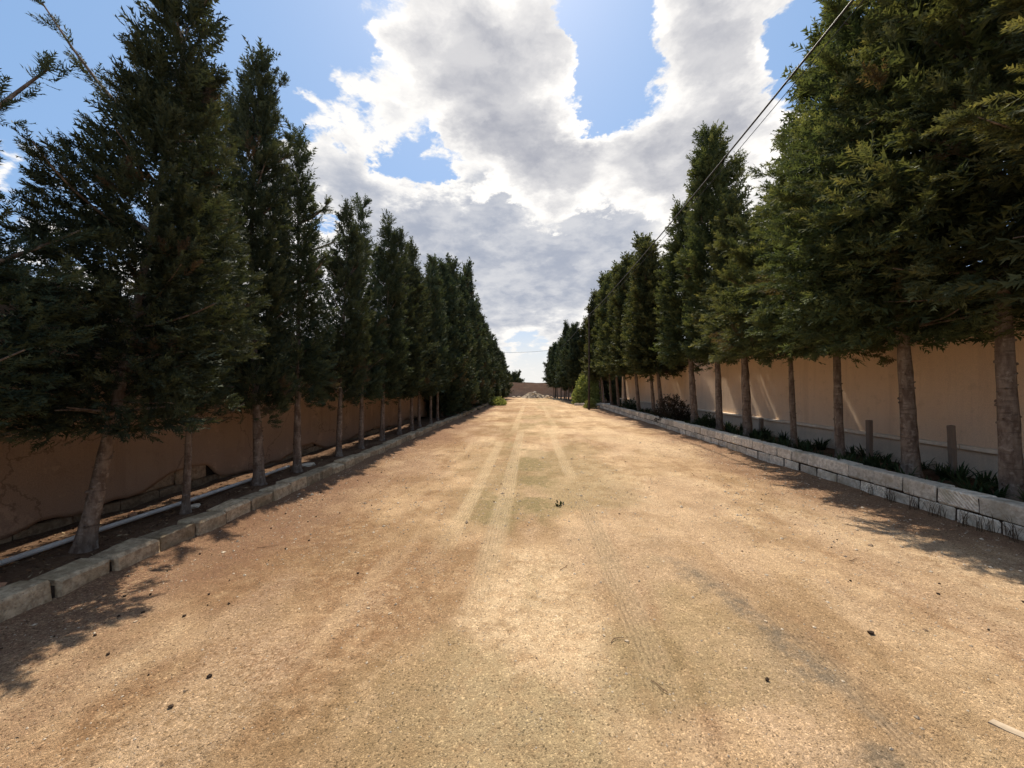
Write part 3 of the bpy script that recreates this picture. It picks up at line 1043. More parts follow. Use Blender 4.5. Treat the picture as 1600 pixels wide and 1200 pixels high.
        tufts(c, d, tuft * slim * rng.uniform(0.7, 1.3, k) * (1.25 - 0.55 * u), per, np.clip(0.4 + rng.normal(0, 0.2, k), 0, 1))

    for k in range(int(14 + 10 * R)):
        t1 = rng.random() ** 1.1 * 0.9
        a1 = k * 2.39996 + rng.normal(0, 0.4)
        e1, _ = envelope(np.array([a1]), np.array([t1]))
        el1 = up[0] + (up[1] - up[0]) * t1
        d = np.array([math.cos(a1) * math.cos(el1), math.sin(a1) * math.cos(el1), math.sin(el1)])
        limb(axis(zb + t1 * (H - zb) * 0.92), d, float(e1[0]) * 0.8 / max(0.5, math.cos(el1)), 0.0, 0.006 + 0.012 * R, False)
    for k in range(int(9 + 6 * R)):                      # spiky boughs standing out of the outline
        t1 = rng.uniform(0.12, 0.97)
        a1 = rng.uniform(0, 6.28)
        e1 = float(envelope(np.array([a1]), np.array([t1]))[0][0])
        el1 = up[0] + (up[1] - up[0]) * t1 + rng.normal(0.0, 0.2)
        d = np.array([math.cos(a1) * math.cos(el1), math.sin(a1) * math.cos(el1), math.sin(el1)])
        L1 = (e1 + tuft * rng.uniform(0.3, 1.1)) / max(0.55, math.cos(el1))
        p1 = axis(zb + t1 * (H - zb))
        p1[2] -= 0.45 * L1 * math.sin(el1)
        limb(p1, d, L1, 0.06 * L1, 0.006 + 0.008 * R, True, 0.55, 0.62)
    for (z, d, L, curve) in extra:
        limb(axis(z), nrm(np.array(d, float)), L, curve, 0.024)
    for (z, off, hh, rr) in leaders:                     # rival tops
        base = axis(z)
        s_ = np.linspace(0, 1, 6)[:, None]
        S.add(*tube(base + np.array([off[0], off[1], 0]) * np.minimum(1, s_ * 2.0) + np.array([0, 0, hh]) * s_, 0.022 * (1 - 0.85 * s_[:, 0]), 5, cap=False))
        k = int(2 * math.pi * rr * hh * 0.6 / cell) + 12
        u = rng.random(k) ** 1.2
        a1 = rng.uniform(0, 6.28, k)
        rad = rr * (1.0 - 0.85 * u) * rng.uniform(0.3, 1.0, k)
        c = base + np.stack([off[0] * np.minimum(1, u * 2) + np.cos(a1) * rad, off[1] * np.minimum(1, u * 2) + np.sin(a1) * rad, u * hh], -1)
        el1 = 0.7 + 0.6 * u + rng.normal(0, 0.2, k)
        tufts(c, np.stack([np.cos(a1) * np.cos(el1), np.sin(a1) * np.cos(el1), np.sin(el1)], -1), tuft * rng.uniform(0.7, 1.3, k), per, np.clip(0.4 + rng.normal(0, 0.2, k), 0, 1))
    k = 14
    u = np.linspace(0, 1, k)
    c = axis(H * (0.90 + 0.085 * u))
    tufts(c, nrm(np.stack([rng.normal(0, .35, k), rng.normal(0, .35, k), np.ones(k)], -1)), np.full(k, tuft * 1.1), per, np.full(k, 0.45))
    for k in range(twigs):                                # bare dead twigs under the crown
        z = rng.uniform(zb - 0.1, zb + 0.5)
        a1 = rng.uniform(0, 6.28)
        d = np.array([math.cos(a1), math.sin(a1), rng.uniform(-0.1, 0.5)])
        s_ = np.linspace(0, 1, 5)[:, None]
        path = axis(z) + d * s_ * rng.uniform(0.25, 0.6) + rng.normal(0, 0.03, (5, 3)) * s_
        S.add(*tube(path, 0.006 * (1 - 0.8 * s_[:, 0]) + 0.0015, 4, cap=False))
    branches = S.mesh('branches', M['bark'], True)
    crown = sprays_to_mesh('crown', np.concatenate(P), np.concatenate(Dv), np.concatenate(Ln), np.concatenate(Tp), protos, rng, M[mat], inner)
    return trunk, branches, crown


def plant_tree(name, shape, loc, rz=0.0, scale=(1, 1, 1), label=None, group=None):
    t = empty(name, loc, rz)
    t.scale = scale
    tag(t, label, 'tree', group)
    for n, me in zip(('trunk', 'branches', 'crown'), shape):
        o = link(n, me, t)
        if n == 'branches':
            o['kind'] = 'stuff'
    return t


ORD = ['first', 'second', 'third', 'fourth', 'fifth', 'sixth', 'seventh', 'eighth', 'ninth', 'tenth', 'eleventh', 'twelfth',
       'thirteenth', 'fourteenth', 'fifteenth', 'sixteenth', 'seventeenth', 'eighteenth']
COLUMN = ([0, .10, .35, .58, .76, .90, 1.0], [.75, 1.0, .98, .70, .40, .18, .05])
SPIRE = ([0, .08, .30, .55, .75, .90, 1.0], [.70, 1.0, .92, .64, .40, .18, .05])
CONE = ([0, .06, .25, .5, .75, .90, 1.0], [.70, 1.0, 1.0, .76, .40, .16, .05])
BROAD = ([0, .05, .22, .45, .70, .88, 1.0], [.62, 1.0, 1.05, .84, .48, .22, .06])

GL, GR = 'trees of the left row', 'trees of the right row'
# left row, near trees shaped one by one
S = {}
BK = dict(back=math.pi)
S['l0'] = tree_shape(100, 3.7, 1.05, 0.68, COLUMN, 0.07, (0.02, 0.0), 0.05, (0.1, 0.9), 0.085, 0.17, 0.0105, extra=((2.4, (0.4, 0.45, 0.9), 1.2, 0.3), (2.0, (0.7, .75, .5), .9, .2)), **BK)
S['l1'] = tree_shape(101, 5.35, 1.05, 0.72, ([0, .08, .30, .42, .53, .68, .80, 1.0], [.85, 1.0, .98, .88, .70, .46, .34, .12]), 0.066, (0.135, 0.075), 0.03, (0.1, 0.9), 0.092, 0.17, 0.0088,
                     extra=((3.75, (-1.0, -0.1, 0.70), 1.35, 0.50), (3.9, (-.6, .1, .8), .5, .15), (4.4, (.5, .2, .9), .45, .2), (2.9, (-1, .4, .2), 1.1, .1)), twigs=6, **BK)
S['l2'] = tree_shape(102, 5.1, 1.10, 0.42, COLUMN, 0.040, (0.03, 0.02), 0.03, (0.5, 1.2), 0.092, 0.16, 0.0088, twigs=26, **BK)
S['l3'] = tree_shape(103, 6.4, 1.05, 0.5, ([0, .06, .30, .50, .65, .80, .92, 1.0], [.7, 1.0, 1.0, .84, .62, .46, .32, .10]), 0.076, (-0.005, 0.01), 0.075, (0.6, 1.1), 0.096, 0.165, 0.0090,
                     leaders=((4.1, (-0.30, 0.0), 1.5, 0.22),), extra=((4.6, (.9, .2, .5), .55, .1), (3.9, (.9, -.2, .4), .55, .1), (5.2, (.8, 0, .7), .4, .1)), **BK)
S['l4'] = tree_shape(104, 5.7, 1.10, 0.46, ([0, .08, .40, .60, .75, .88, 1.0], [.7, 1.0, .9, .62, .46, .28, .10]), 0.066, (0.0, 0.0), 0.015, (0.5, 1.0), 0.100, 0.17, 0.0105,
                     extra=((4.2, (.9, 0, .5), .6, .05), (3.7, (.9, .2, .3), .6, .05), (3.2, (.8, -.2, .4), .6, .1)), **BK)
S['l5'] = tree_shape(105, 5.05, 1.10, 0.46, COLUMN, 0.062, (0.03, 0.0), 0.02, (0.6, 1.2), 0.115, 0.18, 0.0120, protos=PROTO_MID, leaders=((3.6, (.25, .1), .9, .22),), **BK)
S['l6'] = tree_shape(106, 5.7, 1.12, 0.44, SPIRE, 0.060, (0.0, 0.0), 0.025, (0.5, 1.1), 0.125, 0.19, 0.0130, protos=PROTO_MID, wild=.16, **BK)
S['l7'] = tree_shape(107, 5.9, 1.12, 0.46, COLUMN, 0.065, (0.02, 0.0), 0.04, (0.5, 1.1), 0.135, 0.20, 0.0140, protos=PROTO_MID, leaders=((4.2, (.3, 0), 1.2, .25), (4.0, (-.3, .1), 1.0, .25)), **BK)
left_near = [('l0', 2.05, 0.0), ('l1', 3.2, 0.0), ('l2', 4.2, 0.0), ('l3', 5.45, 0.0), ('l4', 6.30, 0.0), ('l5', 7.70, 0.0), ('l6', 8.75, 0.0), ('l7', 10.0, 0.0)]
LN = {
    'l0': 'conifer at the left edge of the photo, only its crown in view',
    'l1': 'conifer with leaning pale trunk by the white pipe and one limb thrown out left',
    'l2': 'thin conifer with spindly trunk and bare twigs, beside the leaning one',
    'l3': 'tallest conifer of the near left row with thick curved trunk',
    'l4': 'conifer with straight slim trunk just past the thick curved one',
    'l5': 'sixth conifer of the left row, round-topped, trunk tilted right',
    'l6': 'seventh conifer of the left row with pointed top',
    'l7': 'eighth conifer of the left row with several rival tops',
}
for key, y, rz in left_near:
    x = ROW_L + (0.0 if key != 'l3' else -0.05)
    plant_tree('conifer_tree', S[key], (x, y, float(left_bed_z(x, y)) - 0.02), rz, (1, 1, 1), LN[key], GL)
S['m1'] = tree_shape(111, 5.8, 1.15, 0.48, COLUMN, 0.060, (0.01, 0.0), 0.03, (0.5, 1.1), 0.17, 0.23, 0.021, 8, protos=PROTO_MID, wild=.16)
S['m2'] = tree_shape(112, 6.0, 1.15, 0.46, SPIRE, 0.060, (0.0, 0.01), 0.03, (0.6, 1.1), 0.17, 0.23, 0.021, 8, protos=PROTO_MID, leaders=((4.2, (.25, .1), 1.2, .25),), wild=.16)
for k, (y, h, key, rz) in enumerate([(11.4, .92, 'm1', 1.0), (12.4, 1.0, 'm2', 2.2), (13.4, .90, 'm1', 3.3), (14.8, 1.06, 'm2', 4.4), (15.9, 1.0, 'm1', 5.2)]):
    x = ROW_L + rs.gauss(0, 0.05)
    plant_tree('conifer_tree', S[key], (x, y, float(left_bed_z(x, y)) - 0.02), rz, (1, 1, h),
               ORD[8 + k] + ' conifer of the left row, bare slim trunk against the brown wall', GL)
# further left: dense trees clothed to the ground
S['d1'] = tree_shape(121, 7.2, 0.15, 0.95, CONE, 0.10, (0, 0), 0.03, (0.7, 1.25), 0.24, 0.34, 0.034, 8, protos=PROTO_FAR, wild=.32)
S['d2'] = tree_shape(122, 7.2, 0.15, 0.88, SPIRE, 0.10, (0, 0), 0.05, (0.7, 1.25), 0.24, 0.34, 0.034, 8, protos=PROTO_FAR, wild=.32, leaders=((4.6, (.4, .1), 1.7, .30),))
for k, (x, y, h, key, rz) in enumerate([(-4.15, 17.6, 6.9, 'd2', 0), (-4.1, 19.6, 7.6, 'd1', 1.3), (-4.1, 21.8, 7.5, 'd2', 2.6), (-4.05, 24.4, 8.8, 'd1', 3.9), (-4.0, 27.0, 7.2, 'd1', 5.0),
                                        (-3.95, 29.6, 6.7, 'd2', 0.7), (-3.9, 32.4, 6.4, 'd1', 1.9), (-3.8, 35.2, 6.1, 'd2', 3.1), (-3.7, 38.2, 5.8, 'd1', 4.2), (-3.6, 41.4, 5.4, 'd2', 5.4), (-3.5, 45.0, 5.2, 'd1', 0.3)]):
    plant_tree('bushy_conifer', S[key], (x, y, 0.05), rz, (1, 1, h / 7.2),
               ORD[k] + ' of the far left conifers clothed to the ground, nearest first', 'bushy conifers on the far left')

# right row: bare trunks, broad feathery crowns reaching over the road
rk = dict(mat='leaf_right', droop=0.22, back=0.0, holes=0.42, thin_back=0.85)
S['r0'] = tree_shape(200, 8.0, 2.15, 1.45, BROAD, 0.11, (-0.02, 0.0), 0.04, (0.0, 0.8), 0.15, 0.28, 0.034, 9, **rk)
S['r1'] = tree_shape(201, 8.4, 2.32, 1.45, BROAD, 0.095, (-0.035, 0.02), 0.03, (0.0, 0.8), 0.165, 0.30, 0.036, 9, **rk)
S['r2'] = tree_shape(202, 8.3, 2.00, 1.42, ([0, .05, .22, .45, .65, .8, 1.0], [.62, 1.0, 1.05, .84, .52, .30, .10]), 0.102, (-0.05, 0.0), 0.03, (0.0, 0.8), 0.165, 0.30, 0.036, 9, **rk)
S['r3'] = tree_shape(203, 7.7, 2.00, 1.12, BROAD, 0.072, (-0.04, 0.0), 0.03, (0.0, 0.8), 0.165, 0.30, 0.036, 9, **rk)
S['r4'] = tree_shape(204, 5.4, 2.00, 1.28, BROAD, 0.060, (-0.03, 0.0), 0.03, (0.05, 0.8), 0.17, 0.30, 0.032, 9, **rk,
                     extra=((3.2, (-1, -.35, .12), 1.6, .1), (2.7, (-1, -.2, .05), 1.5, .1), (3.8, (-1, -.1, .3), 1.4, .1)))
S['r5'] = tree_shape(205, 5.9, 2.10, 0.82, SPIRE, 0.110, (-0.05, 0.02), 0.03, (0.2, 1.0), 0.18, 0.28, 0.026, 8, protos=PROTO_MID, **rk)
S['r6'] = tree_shape(206, 8.7, 2.10, 0.8, ([0, .06, .30, .55, .75, .90, 1.0], [.8, 1.0, 1.0, .82, .66, .45, .2]), 0.100, (-0.03, 0.02), 0.03, (0.4, 1.1), 0.18, 0.27, 0.026, 8,
                     protos=PROTO_MID, leaders=((6.4, (.62, -.2), 1.5, .24), (5.4, (-.45, -.2), 1.4, .24)), **rk)
S['r7'] = tree_shape(207, 7.4, 2.10, 0.88, SPIRE, 0.115, (-0.05, 0.02), 0.03, (0.3, 1.1), 0.19, 0.28, 0.028, 8, protos=PROTO_MID, **rk)
RN = {
    'r0': 'conifer beyond the right edge of the photo, only its crown hanging in',
    'r1': 'nearest conifer in the right row with thick knotty trunk at the photo edge',
    'r2': 'thick-trunked conifer standing between the two wooden posts on the right',
    'r3': 'slender conifer left of the taller wooden stake, third from the right edge',
    'r4': 'thinnest-trunked conifer of the right row with low limbs reaching over the road',
    'r5': 'conifer with lichen-spotted trunk beside the short stub post on the right',
    'r6': 'tallest conifer of the right row with forked top against the clouds',
    'r7': 'conifer with pale flaking trunk foot next to the dusky shrub',
}
right_near = [('r0', 3.15), ('r1', 4.67), ('r2', 5.84), ('r3', 7.12), ('r4', 8.32), ('r5', 10.03), ('r6', 11.5), ('r7', 13.2)]
for key, y in right_near:
    plant_tree('conifer_tree', S[key], (ROW_R, y, float(right_bed_z(ROW_R, y)) - 0.02), 0, (1, 1, 1), RN[key], GR)
S['q1'] = tree_shape(211, 8.2, 2.05, 0.88, SPIRE, 0.10, (-0.07, 0.03), 0.03, (0.3, 1.1), 0.24, 0.34, 0.036, 8, protos=PROTO_FAR, wild=.2, **rk)
S['q2'] = tree_shape(212, 8.2, 2.05, 0.84, SPIRE, 0.085, (-0.05, 0.03), 0.04, (0.3, 1.1), 0.24, 0.34, 0.036, 8, protos=PROTO_FAR, leaders=((5.0, (-.4, .0), 1.7, .28),), wild=.25, **rk)
for k, (x, y, h, key) in enumerate([(5.5, 16.4, 7.3, 'q1'), (5.5, 17.5, 7.8, 'q2'), (5.5, 19.9, 8.0, 'q1'), (5.5, 22.6, 8.2, 'q2'), (5.45, 24.2, 8.3, 'q1'),
                                    (5.4, 26.2, 8.6, 'q2'), (5.35, 28.6, 8.4, 'q1'), (5.7, 31.8, 8.0, 'q2'), (5.6, 35.0, 7.6, 'q1')]):
    plant_tree('conifer_tree', S[key], (x, y, 0.20 if y < 27 else 0.0), rs.uniform(-0.35, 0.35), (1, 1, h / 8.2),
               ORD[8 + k] + ' conifer of the right row counted from the photo edge, slanting bare trunk', GR)
# far right clump beyond the driveway
S['f1'] = tree_shape(221, 7.0, 1.5, 0.8, CONE, 0.09, (-0.04, 0.0), 0.03, (0.7, 1.2), 0.30, 0.36, 0.045, 7, protos=PROTO_FAR, wild=.2)
S['f2'] = tree_shape(222, 8.0, 0.9, 0.36, ([0, .1, .5, .85, 1], [.8, 1, 1, .6, .15]), 0.07, (0, 0), 0.0, (1.1, 1.35), 0.24, 0.30, 0.03, 7, protos=PROTO_FAR)
for k, (x, y, h) in enumerate([(4.35, 36.0, 6.9), (4.1, 38.2, 6.8), (3.9, 40.4, 6.6), (3.65, 42.6, 7.0), (3.45, 44.8, 6.6), (3.2, 47.2, 6.4), (2.95, 49.6, 6.2)]):
    plant_tree('conifer_tree', S['f1'], (x, y, 0.02), k * 1.1, (1, 1, h / 7.0),
               ORD[k] + ' in the far clump beyond the driveway on the right, nearest counted first', 'far clump right of the road')
for k, (x, y) in enumerate([(7.6, 31.5), (7.9, 34.5), (7.4, 37.5), (6.6, 41.0), (5.9, 45.0)]):
    plant_tree('bushy_conifer', S['d1' if k % 2 else 'd2'], (x, y, 0.0), k * 1.7, (1.25, 1.25, 0.95),
               ORD[k] + ' dark conifer closing the view behind the round bush, nearest first', 'conifers behind the round bush')
plant_tree('pencil_cypress', S['f2'], (3.75, 41.5, 0.02), 0.4, (1, 1, 1), 'slim dark pencil cypress rising above the far right clump')
S['b1'] = tree_shape(231, 2.6, 0.3, 1.7, ([0, .3, .7, 1], [.8, 1, .8, .2]), 0.09, (0, 0), 0.02, (0.3, 1.1), 0.45, 0.5, 0.08, 7, protos=PROTO_FAR)
plant_tree('round_tree', S['b1'], (-3.0, 62, 0), 0, (.8, .8, .95), 'small dark rounded tree peeping over the end wall')



# ------------------------------------------------------------------ smaller things
nr = np.random.default_rng(77)
PROTO_BROAD = []
for _k in range(6):                                       # roundish leaves for shrubs
    q, tp = [], []
    for _j in range(5):
        a = nr.uniform(-1.2, 1.2)
        c = np.array([0.25 + 0.15 * _j, 0, 0])
        d = np.array([math.cos(a), math.sin(a), nr.uniform(-.5, .6)])
        d /= np.linalg.norm(d)
        w = np.cross(d, nr.normal(0, 1, 3))
        w /= np.linalg.norm(w)
        L, h = nr.uniform(.35, .5), nr.uniform(.10, .15)
        q += [[c, c + d * L * .5 + w * h, c + d * L], [c, c + d * L, c + d * L * .5 - w * h]]
        tp += [0.3 + 0.15 * _j] * 2
    PROTO_BROAD.append((np.array(q), np.array(tp)))


def bush_mesh(seed, rx, ry, h, n, leaf, mat, lift=0.0):
    r = np.random.default_rng(seed)
    az, cz = r.uniform(0, 6.28, n), r.uniform(0.0, 1.0, n)
    el = np.arcsin(cz)
    d = np.stack([np.cos(az) * np.cos(el), np.sin(az) * np.cos(el), np.sin(el)], -1)
    lump = 0.72 + 0.55 * fbm(az * 2.2 + seed, cz * 3.5, seed, 3)
    rad = (r.random(n) ** 0.35 * lump)[:, None]
    Pp = d * rad * np.array([rx, ry, h]) + (0, 0, lift)
    Dd = nrm(d + r.normal(0, 0.6, (n, 3)) + (0, 0, 0.3))
    return sprays_to_mesh('foliage', Pp, Dd, leaf * r.uniform(.7, 1.3, n), np.clip(cz * rad[:, 0] + r.normal(0, .2, n), 0, 1), PROTO_BROAD, r, M[mat])


def stem_mesh(seed, n, spread, h, rad):
    r = np.random.default_rng(seed)
    S_ = Soup()
    for k in range(n):
        a = r.uniform(0, 6.28)
        s_ = np.linspace(0, 1, 5)[:, None]
        path = np.array([math.cos(a), math.sin(a), 0]) * s_ * spread * r.uniform(.4, 1) + np.array([0, 0, h]) * s_ * r.uniform(.6, 1) + r.normal(0, .02, (5, 3)) * s_
        path[0, 2] = -0.05
        S_.add(*tube(path, rad * (1 - .8 * s_[:, 0]), 5, cap=False))
    return S_.mesh('stems', M['bark'], True)


def shrub(name, label, loc, rx, ry, h, n, leaf, mat, seed, cat='shrub', lift=0.0, group=None, stems=7):
    t = tag(empty(name, loc), label, cat, group)
    link('stems', stem_mesh(seed + 1, stems, min(rx, ry) * 0.6, h * 0.7 + lift, 0.012 + 0.01 * rx), t)
    link('foliage', bush_mesh(seed, rx, ry, h, n, leaf, mat, lift), t)
    return t


shrub('shrub', 'dusky reddish shrub behind the low wall among the right trunks', (5.32, 14.7, 0.2), 0.62, 0.85, 0.95, 1500, 0.11, 'leaf_dusky', 301)
shrub('shrub', 'small dark rounded shrub on the bed, near the dusky reddish one', (5.42, 12.1, 0.2), 0.36, 0.42, 0.42, 700, 0.09, 'leaf_bed', 303)
shrub('round_bush', 'big round light green bush beyond the driveway on the right', (4.75, 32.6, 0.0), 1.15, 1.3, 2.35, 3800, 0.26, 'leaf_bush', 305, 'bush', stems=12)
shrub('shrub', 'small green shrub at the foot of the roadside pole', (4.12, 26.9, 0.0), 0.42, 0.40, 0.62, 700, 0.14, 'leaf_bush', 307)
shrub('shrub', 'bright green weedy shrub at the far left road edge', (-2.75, 31.0, 0.0), 0.62, 1.2, 0.55, 900, 0.20, 'leaf_bush', 309)
shrub('shrub', 'dark shrub under the slanting far trunks of the right row', (5.35, 21.2, 0.2), 0.45, 0.7, 0.6, 600, 0.12, 'leaf_bed', 311)

# strap-leaved plants along the right bed
def clump_mesh(seed, n, h):
    r = np.random.default_rng(seed)
    V, F, A = [], [], []
    for k in range(n):
        a = r.uniform(0, 6.28)
        L = h * r.uniform(.55, 1.15)
        lean = r.uniform(.2, 1.0)
        w = r.uniform(.008, .014)
        d = np.array([math.cos(a), math.sin(a), 0])
        sd = np.array([-d[1], d[0], 0])
        p0 = d * r.uniform(0, .07) + sd * r.uniform(-.05, .05)
        for j, (u, ww) in enumerate(((0, .7), (.4, 1.0), (.75, .8), (1.0, .08))):
            c = p0 + d * L * lean * u ** 1.6 + np.array([0, 0, L * (u - 0.45 * lean * u * u)])
            V += [c + sd * w * ww, c - sd * w * ww]
            A += [[r.random(), 0.2 + .6 * u, 0, 1]] * 2
        b = len(V) - 8
        F += [(b + 2 * j, b + 2 * j + 1, b + 2 * j + 3, b + 2 * j + 2) for j in range(3)]
    return np_mesh('strap_leaves', V, F, M['leaf_bed'], False, {'leaf': np.array(A)})


clumps = [clump_mesh(400 + k, 34, 0.30) for k in range(5)]
y = 3.4
while y < 21:
    for x in (5.08, 5.42, 5.80, 6.10):
        if rs.random() < (0.80 if y < 12 else 0.5):
            px, py = x + rs.gauss(0, 0.09), y + rs.gauss(0, 0.10)
            if abs(px - ROW_R) < 0.16 and min(abs(py - q[1]) for q in right_near) < 0.18:
                continue
            o = link('strap_leaved_plant', rs.choice(clumps))
            o.location = (px, py, float(right_bed_z(px, py)) - 0.02)
            o.rotation_euler = (0, 0, rs.uniform(0, 6.28))
            sc = rs.uniform(0.65, 1.1)
            o.scale = (sc, sc, sc)
            tag(o, 'dark strap-leaved plant in the bed between low wall and tan wall', 'plant', 'strap-leaved plants of the right bed')
    y += 0.30

# dry grass tufts against the foot of the low wall
def grass_mesh(seed, n, h):
    r = np.random.default_rng(seed)
    V, F = [], []
    for k in range(n):
        a, L, w = r.uniform(0, 6.28), h * r.uniform(.5, 1.2), .0022
        d = np.array([math.cos(a), math.sin(a), 0])
        sd = np.array([-d[1], d[0], 0]) * w
        p0 = np.array([r.uniform(-.03, .03), r.uniform(-.09, .09), -.01])
        lean = r.uniform(.1, .8)
        c1 = p0 + d * L * lean * .3 + (0, 0, L * .55)
        c2 = p0 + d * L * lean + (0, 0, L * .95)
        V += [p0 + sd, p0 - sd, c1 + sd, c1 - sd, c2 + sd * .2, c2 - sd * .2]
        b = len(V) - 6
        F += [(b, b + 1, b + 3, b + 2), (b + 2, b + 3, b + 5, b + 4)]
    return np_mesh('blades', V, F, M['leaf_dusky'], False, {'leaf': np.full((len(V), 4), .5)})


gms = [grass_mesh(450 + k, 26, 0.22) for k in range(3)]
for k, y in enumerate([3.55, 3.78, 4.0, 4.22, 4.42, 4.70, 4.95, 5.3, 5.6]):
    o = link('grass_tuft', gms[k % 3])
    o.location = (WALL_X - 0.06, y, float(road_height(np.array(WALL_X - .06), np.array(y))))
    o.rotation_euler = (0, 0, k * 1.3)
    tag(o, 'sparse dry grass tuft at the foot of the pale block wall', 'grass', 'dry grass at the low wall')

# posts on the right bed
def post(label, x, y, h, w, tilt, name='wooden_post'):
    bm = bmesh.new()
    bmesh.ops.create_cube(bm, size=1.0)
    bmesh.ops.scale(bm, vec=(w, w, h + 0.3), verts=bm.verts)
    bmesh.ops.translate(bm, vec=(0, 0, (h + 0.3) / 2 - 0.3), verts=bm.verts)
    bmesh.ops.subdivide_edges(bm, edges=[e for e in bm.edges if abs(e.verts[0].co.z - e.verts[1].co.z) > .2], cuts=4)
    bmesh.ops.bevel(bm, geom=bm.edges[:], offset=0.006, segments=1, affect='EDGES')
    for v in bm.verts:
        v.co.x += rs.gauss(0, .0015)
        v.co.y += rs.gauss(0, .0015)
    o = link(name, bm_mesh('post', bm, M['wood']), None, (x, y, float(right_bed_z(x, y))))
    o.rotation_euler = (tilt[0], tilt[1], rs.uniform(-.1, .1))
    return tag(o, label, 'post')


post('upright square wooden post left of the thick trunk on the right', 6.02, 7.15, 0.72, 0.072, (0.0, -0.01))
post('leaning square wooden post nearest the right edge, between two thick trunks', 5.98, 5.75, 0.78, 0.066, (0.05, -0.09))
post('short wooden stub post against the tan wall ledge', 6.15, 10.6, 0.46, 0.085, (0, 0))

# white pipe lying in the left bed
pp = np.array([(-4.22, 0.6), (-4.19, 1.6), (-4.22, 2.4), (-4.24, 3.0), (-4.22, 3.6), (-4.16, 4.1), (-4.14, 4.45), (-4.16, 5.0), (-4.20, 5.6), (-4.24, 6.2), (-4.27, 6.55)])
ty = np.linspace(0.6, 6.55, 60)
px = np.interp(ty, pp[:, 1], pp[:, 0])
px = np.convolve(np.pad(px, 4, mode='edge'), np.ones(9) / 9, 'valid')
pz = 0.135 + 0.012 * np.sin(ty * 1.7) + 0.012
sp = Soup()
sp.add(*tube(np.stack([px, ty, pz], 1), np.full(60, 0.024), 10))
tag(link('pipe', sp.mesh('pipe', M['pvc'], True)), 'long white plastic pipe lying in the shaded left bed', 'pipe')


# stones, clods, chips and sticks one can pick out
def rock_mesh(seed, sx, sy, sz, mat, sub=1):
    r = np.random.default_rng(seed)
    bm = bmesh.new()
    bmesh.ops.create_icosphere(bm, subdivisions=sub, radius=1.0)
    for v in bm.verts:
        k = 1 + r.normal(0, 0.16)
        v.co = Vector((v.co.x * sx * k, v.co.y * sy * k, v.co.z * sz * k))
    return bm_mesh('rock', bm, M[mat])


def slab_mesh(seed, pts, h, mat):
    bm = bmesh.new()
    lo = [bm.verts.new((x, y, -.01)) for x, y in pts]
    hi = [bm.verts.new((x * .93, y * .93, h)) for x, y in pts]
    bm.faces.new(hi)
    n = len(pts)
    for k in range(n):
        bm.faces.new((lo[k], lo[(k + 1) % n], hi[(k + 1) % n], hi[k]))
    return bm_mesh('slab', bm, M[mat])


def on_road(o, x, y, dz=0.0, rz=0.0):
    o.location = (x, y, float(road_height(np.array(x), np.array(y))) + dz)
    o.rotation_euler = (0, 0, rz)
    return o


tag(on_road(link('flat_stone', slab_mesh(1, [(-.075, -.022), (.07, -.03), (.085, .012), (.03, .024), (-.08, .02)], 0.004, 'rubble')), 2.17, 1.83, 0.0, 2.3),
    'flat pale stone sliver lying in the lower right of the road', 'stone')
tag(on_road(link('dirt_clod', rock_mesh(2, .020, .017, .014, 'clod')), 2.13, 2.52, .008), 'dark clod on the road, lower right, the biggest one', 'clod')
tag(on_road(link('dirt_clod', rock_mesh(3, .013, .011, .010, 'clod')), 1.25, 2.10, .006), 'dark clod on the road beside the dark streak', 'clod')
tag(on_road(link('dirt_clod', rock_mesh(4, .014, .012, .010, 'clod')), -1.70, 1.95, .006), 'dark clod on the road, lower left', 'clod')
cl = [rock_mesh(20 + k, .006 + .002 * k, .005 + .002 * k, .005 + .0015 * k, 'clod') for k in range(4)]
for k in range(64):
    side = rs.random() < .6
    y = rs.uniform(1.7, 7.0)
    x = KERB_X + .3 + abs(rs.gauss(0, .75)) if side else WALL_X - rs.uniform(.6, 2.4)
    tag(on_road(link('dirt_clod', rs.choice(cl)), x, y, .004, rs.uniform(0, 6)), 'small dark clod scattered near the road edge', 'clod', 'small dark clods on the road')
ch = [slab_mesh(40 + k, [(nr.uniform(.6, 1.2) * .015 * math.cos(a), nr.uniform(.6, 1.2) * .010 * math.sin(a)) for a in (0, 1.1, 2.2, 3.3, 4.4, 5.4)], .003, 'rubble') for k in range(5)]
for k, (x, y) in enumerate([(-1.13, 2.62), (-.96, 2.57), (.45, 2.40), (.58, 2.36), (-2.6, 2.4), (1.55, 2.62)]):
    tag(on_road(link('stone_chip', ch[k % 5]), x, y, .002, k), 'pale stone chip lying on the dirt road', 'stone', 'pale chips on the road')
for k, (x, y, L, rz) in enumerate([(.52, 2.36, .10, .6), (.66, 2.02, .09, 2.5), (.28, 3.3, .12, 1.1), (-2.55, 3.6, .18, .4), (2.9, 3.6, .14, .3)]):
    s_ = np.linspace(0, 1, 5)
    path = np.stack([s_ * L - L / 2, .012 * np.sin(s_ * 4 + k), .006 + .004 * np.sin(s_ * 3)], 1)
    sp = Soup()
    sp.add(*tube(path, .0028 * (1 - .5 * s_), 5))
    tag(on_road(link('twig', sp.mesh('twig', M['dead'], True)), x, y, 0, rz), 'thin dry twig lying on the dirt road', 'twig', 'twigs on the road')
tag(on_road(link('grass_sprout', clump_mesh(480, 16, 0.05)), 0.36, 5.05), 'tiny green sprout in the middle of the road', 'plant')
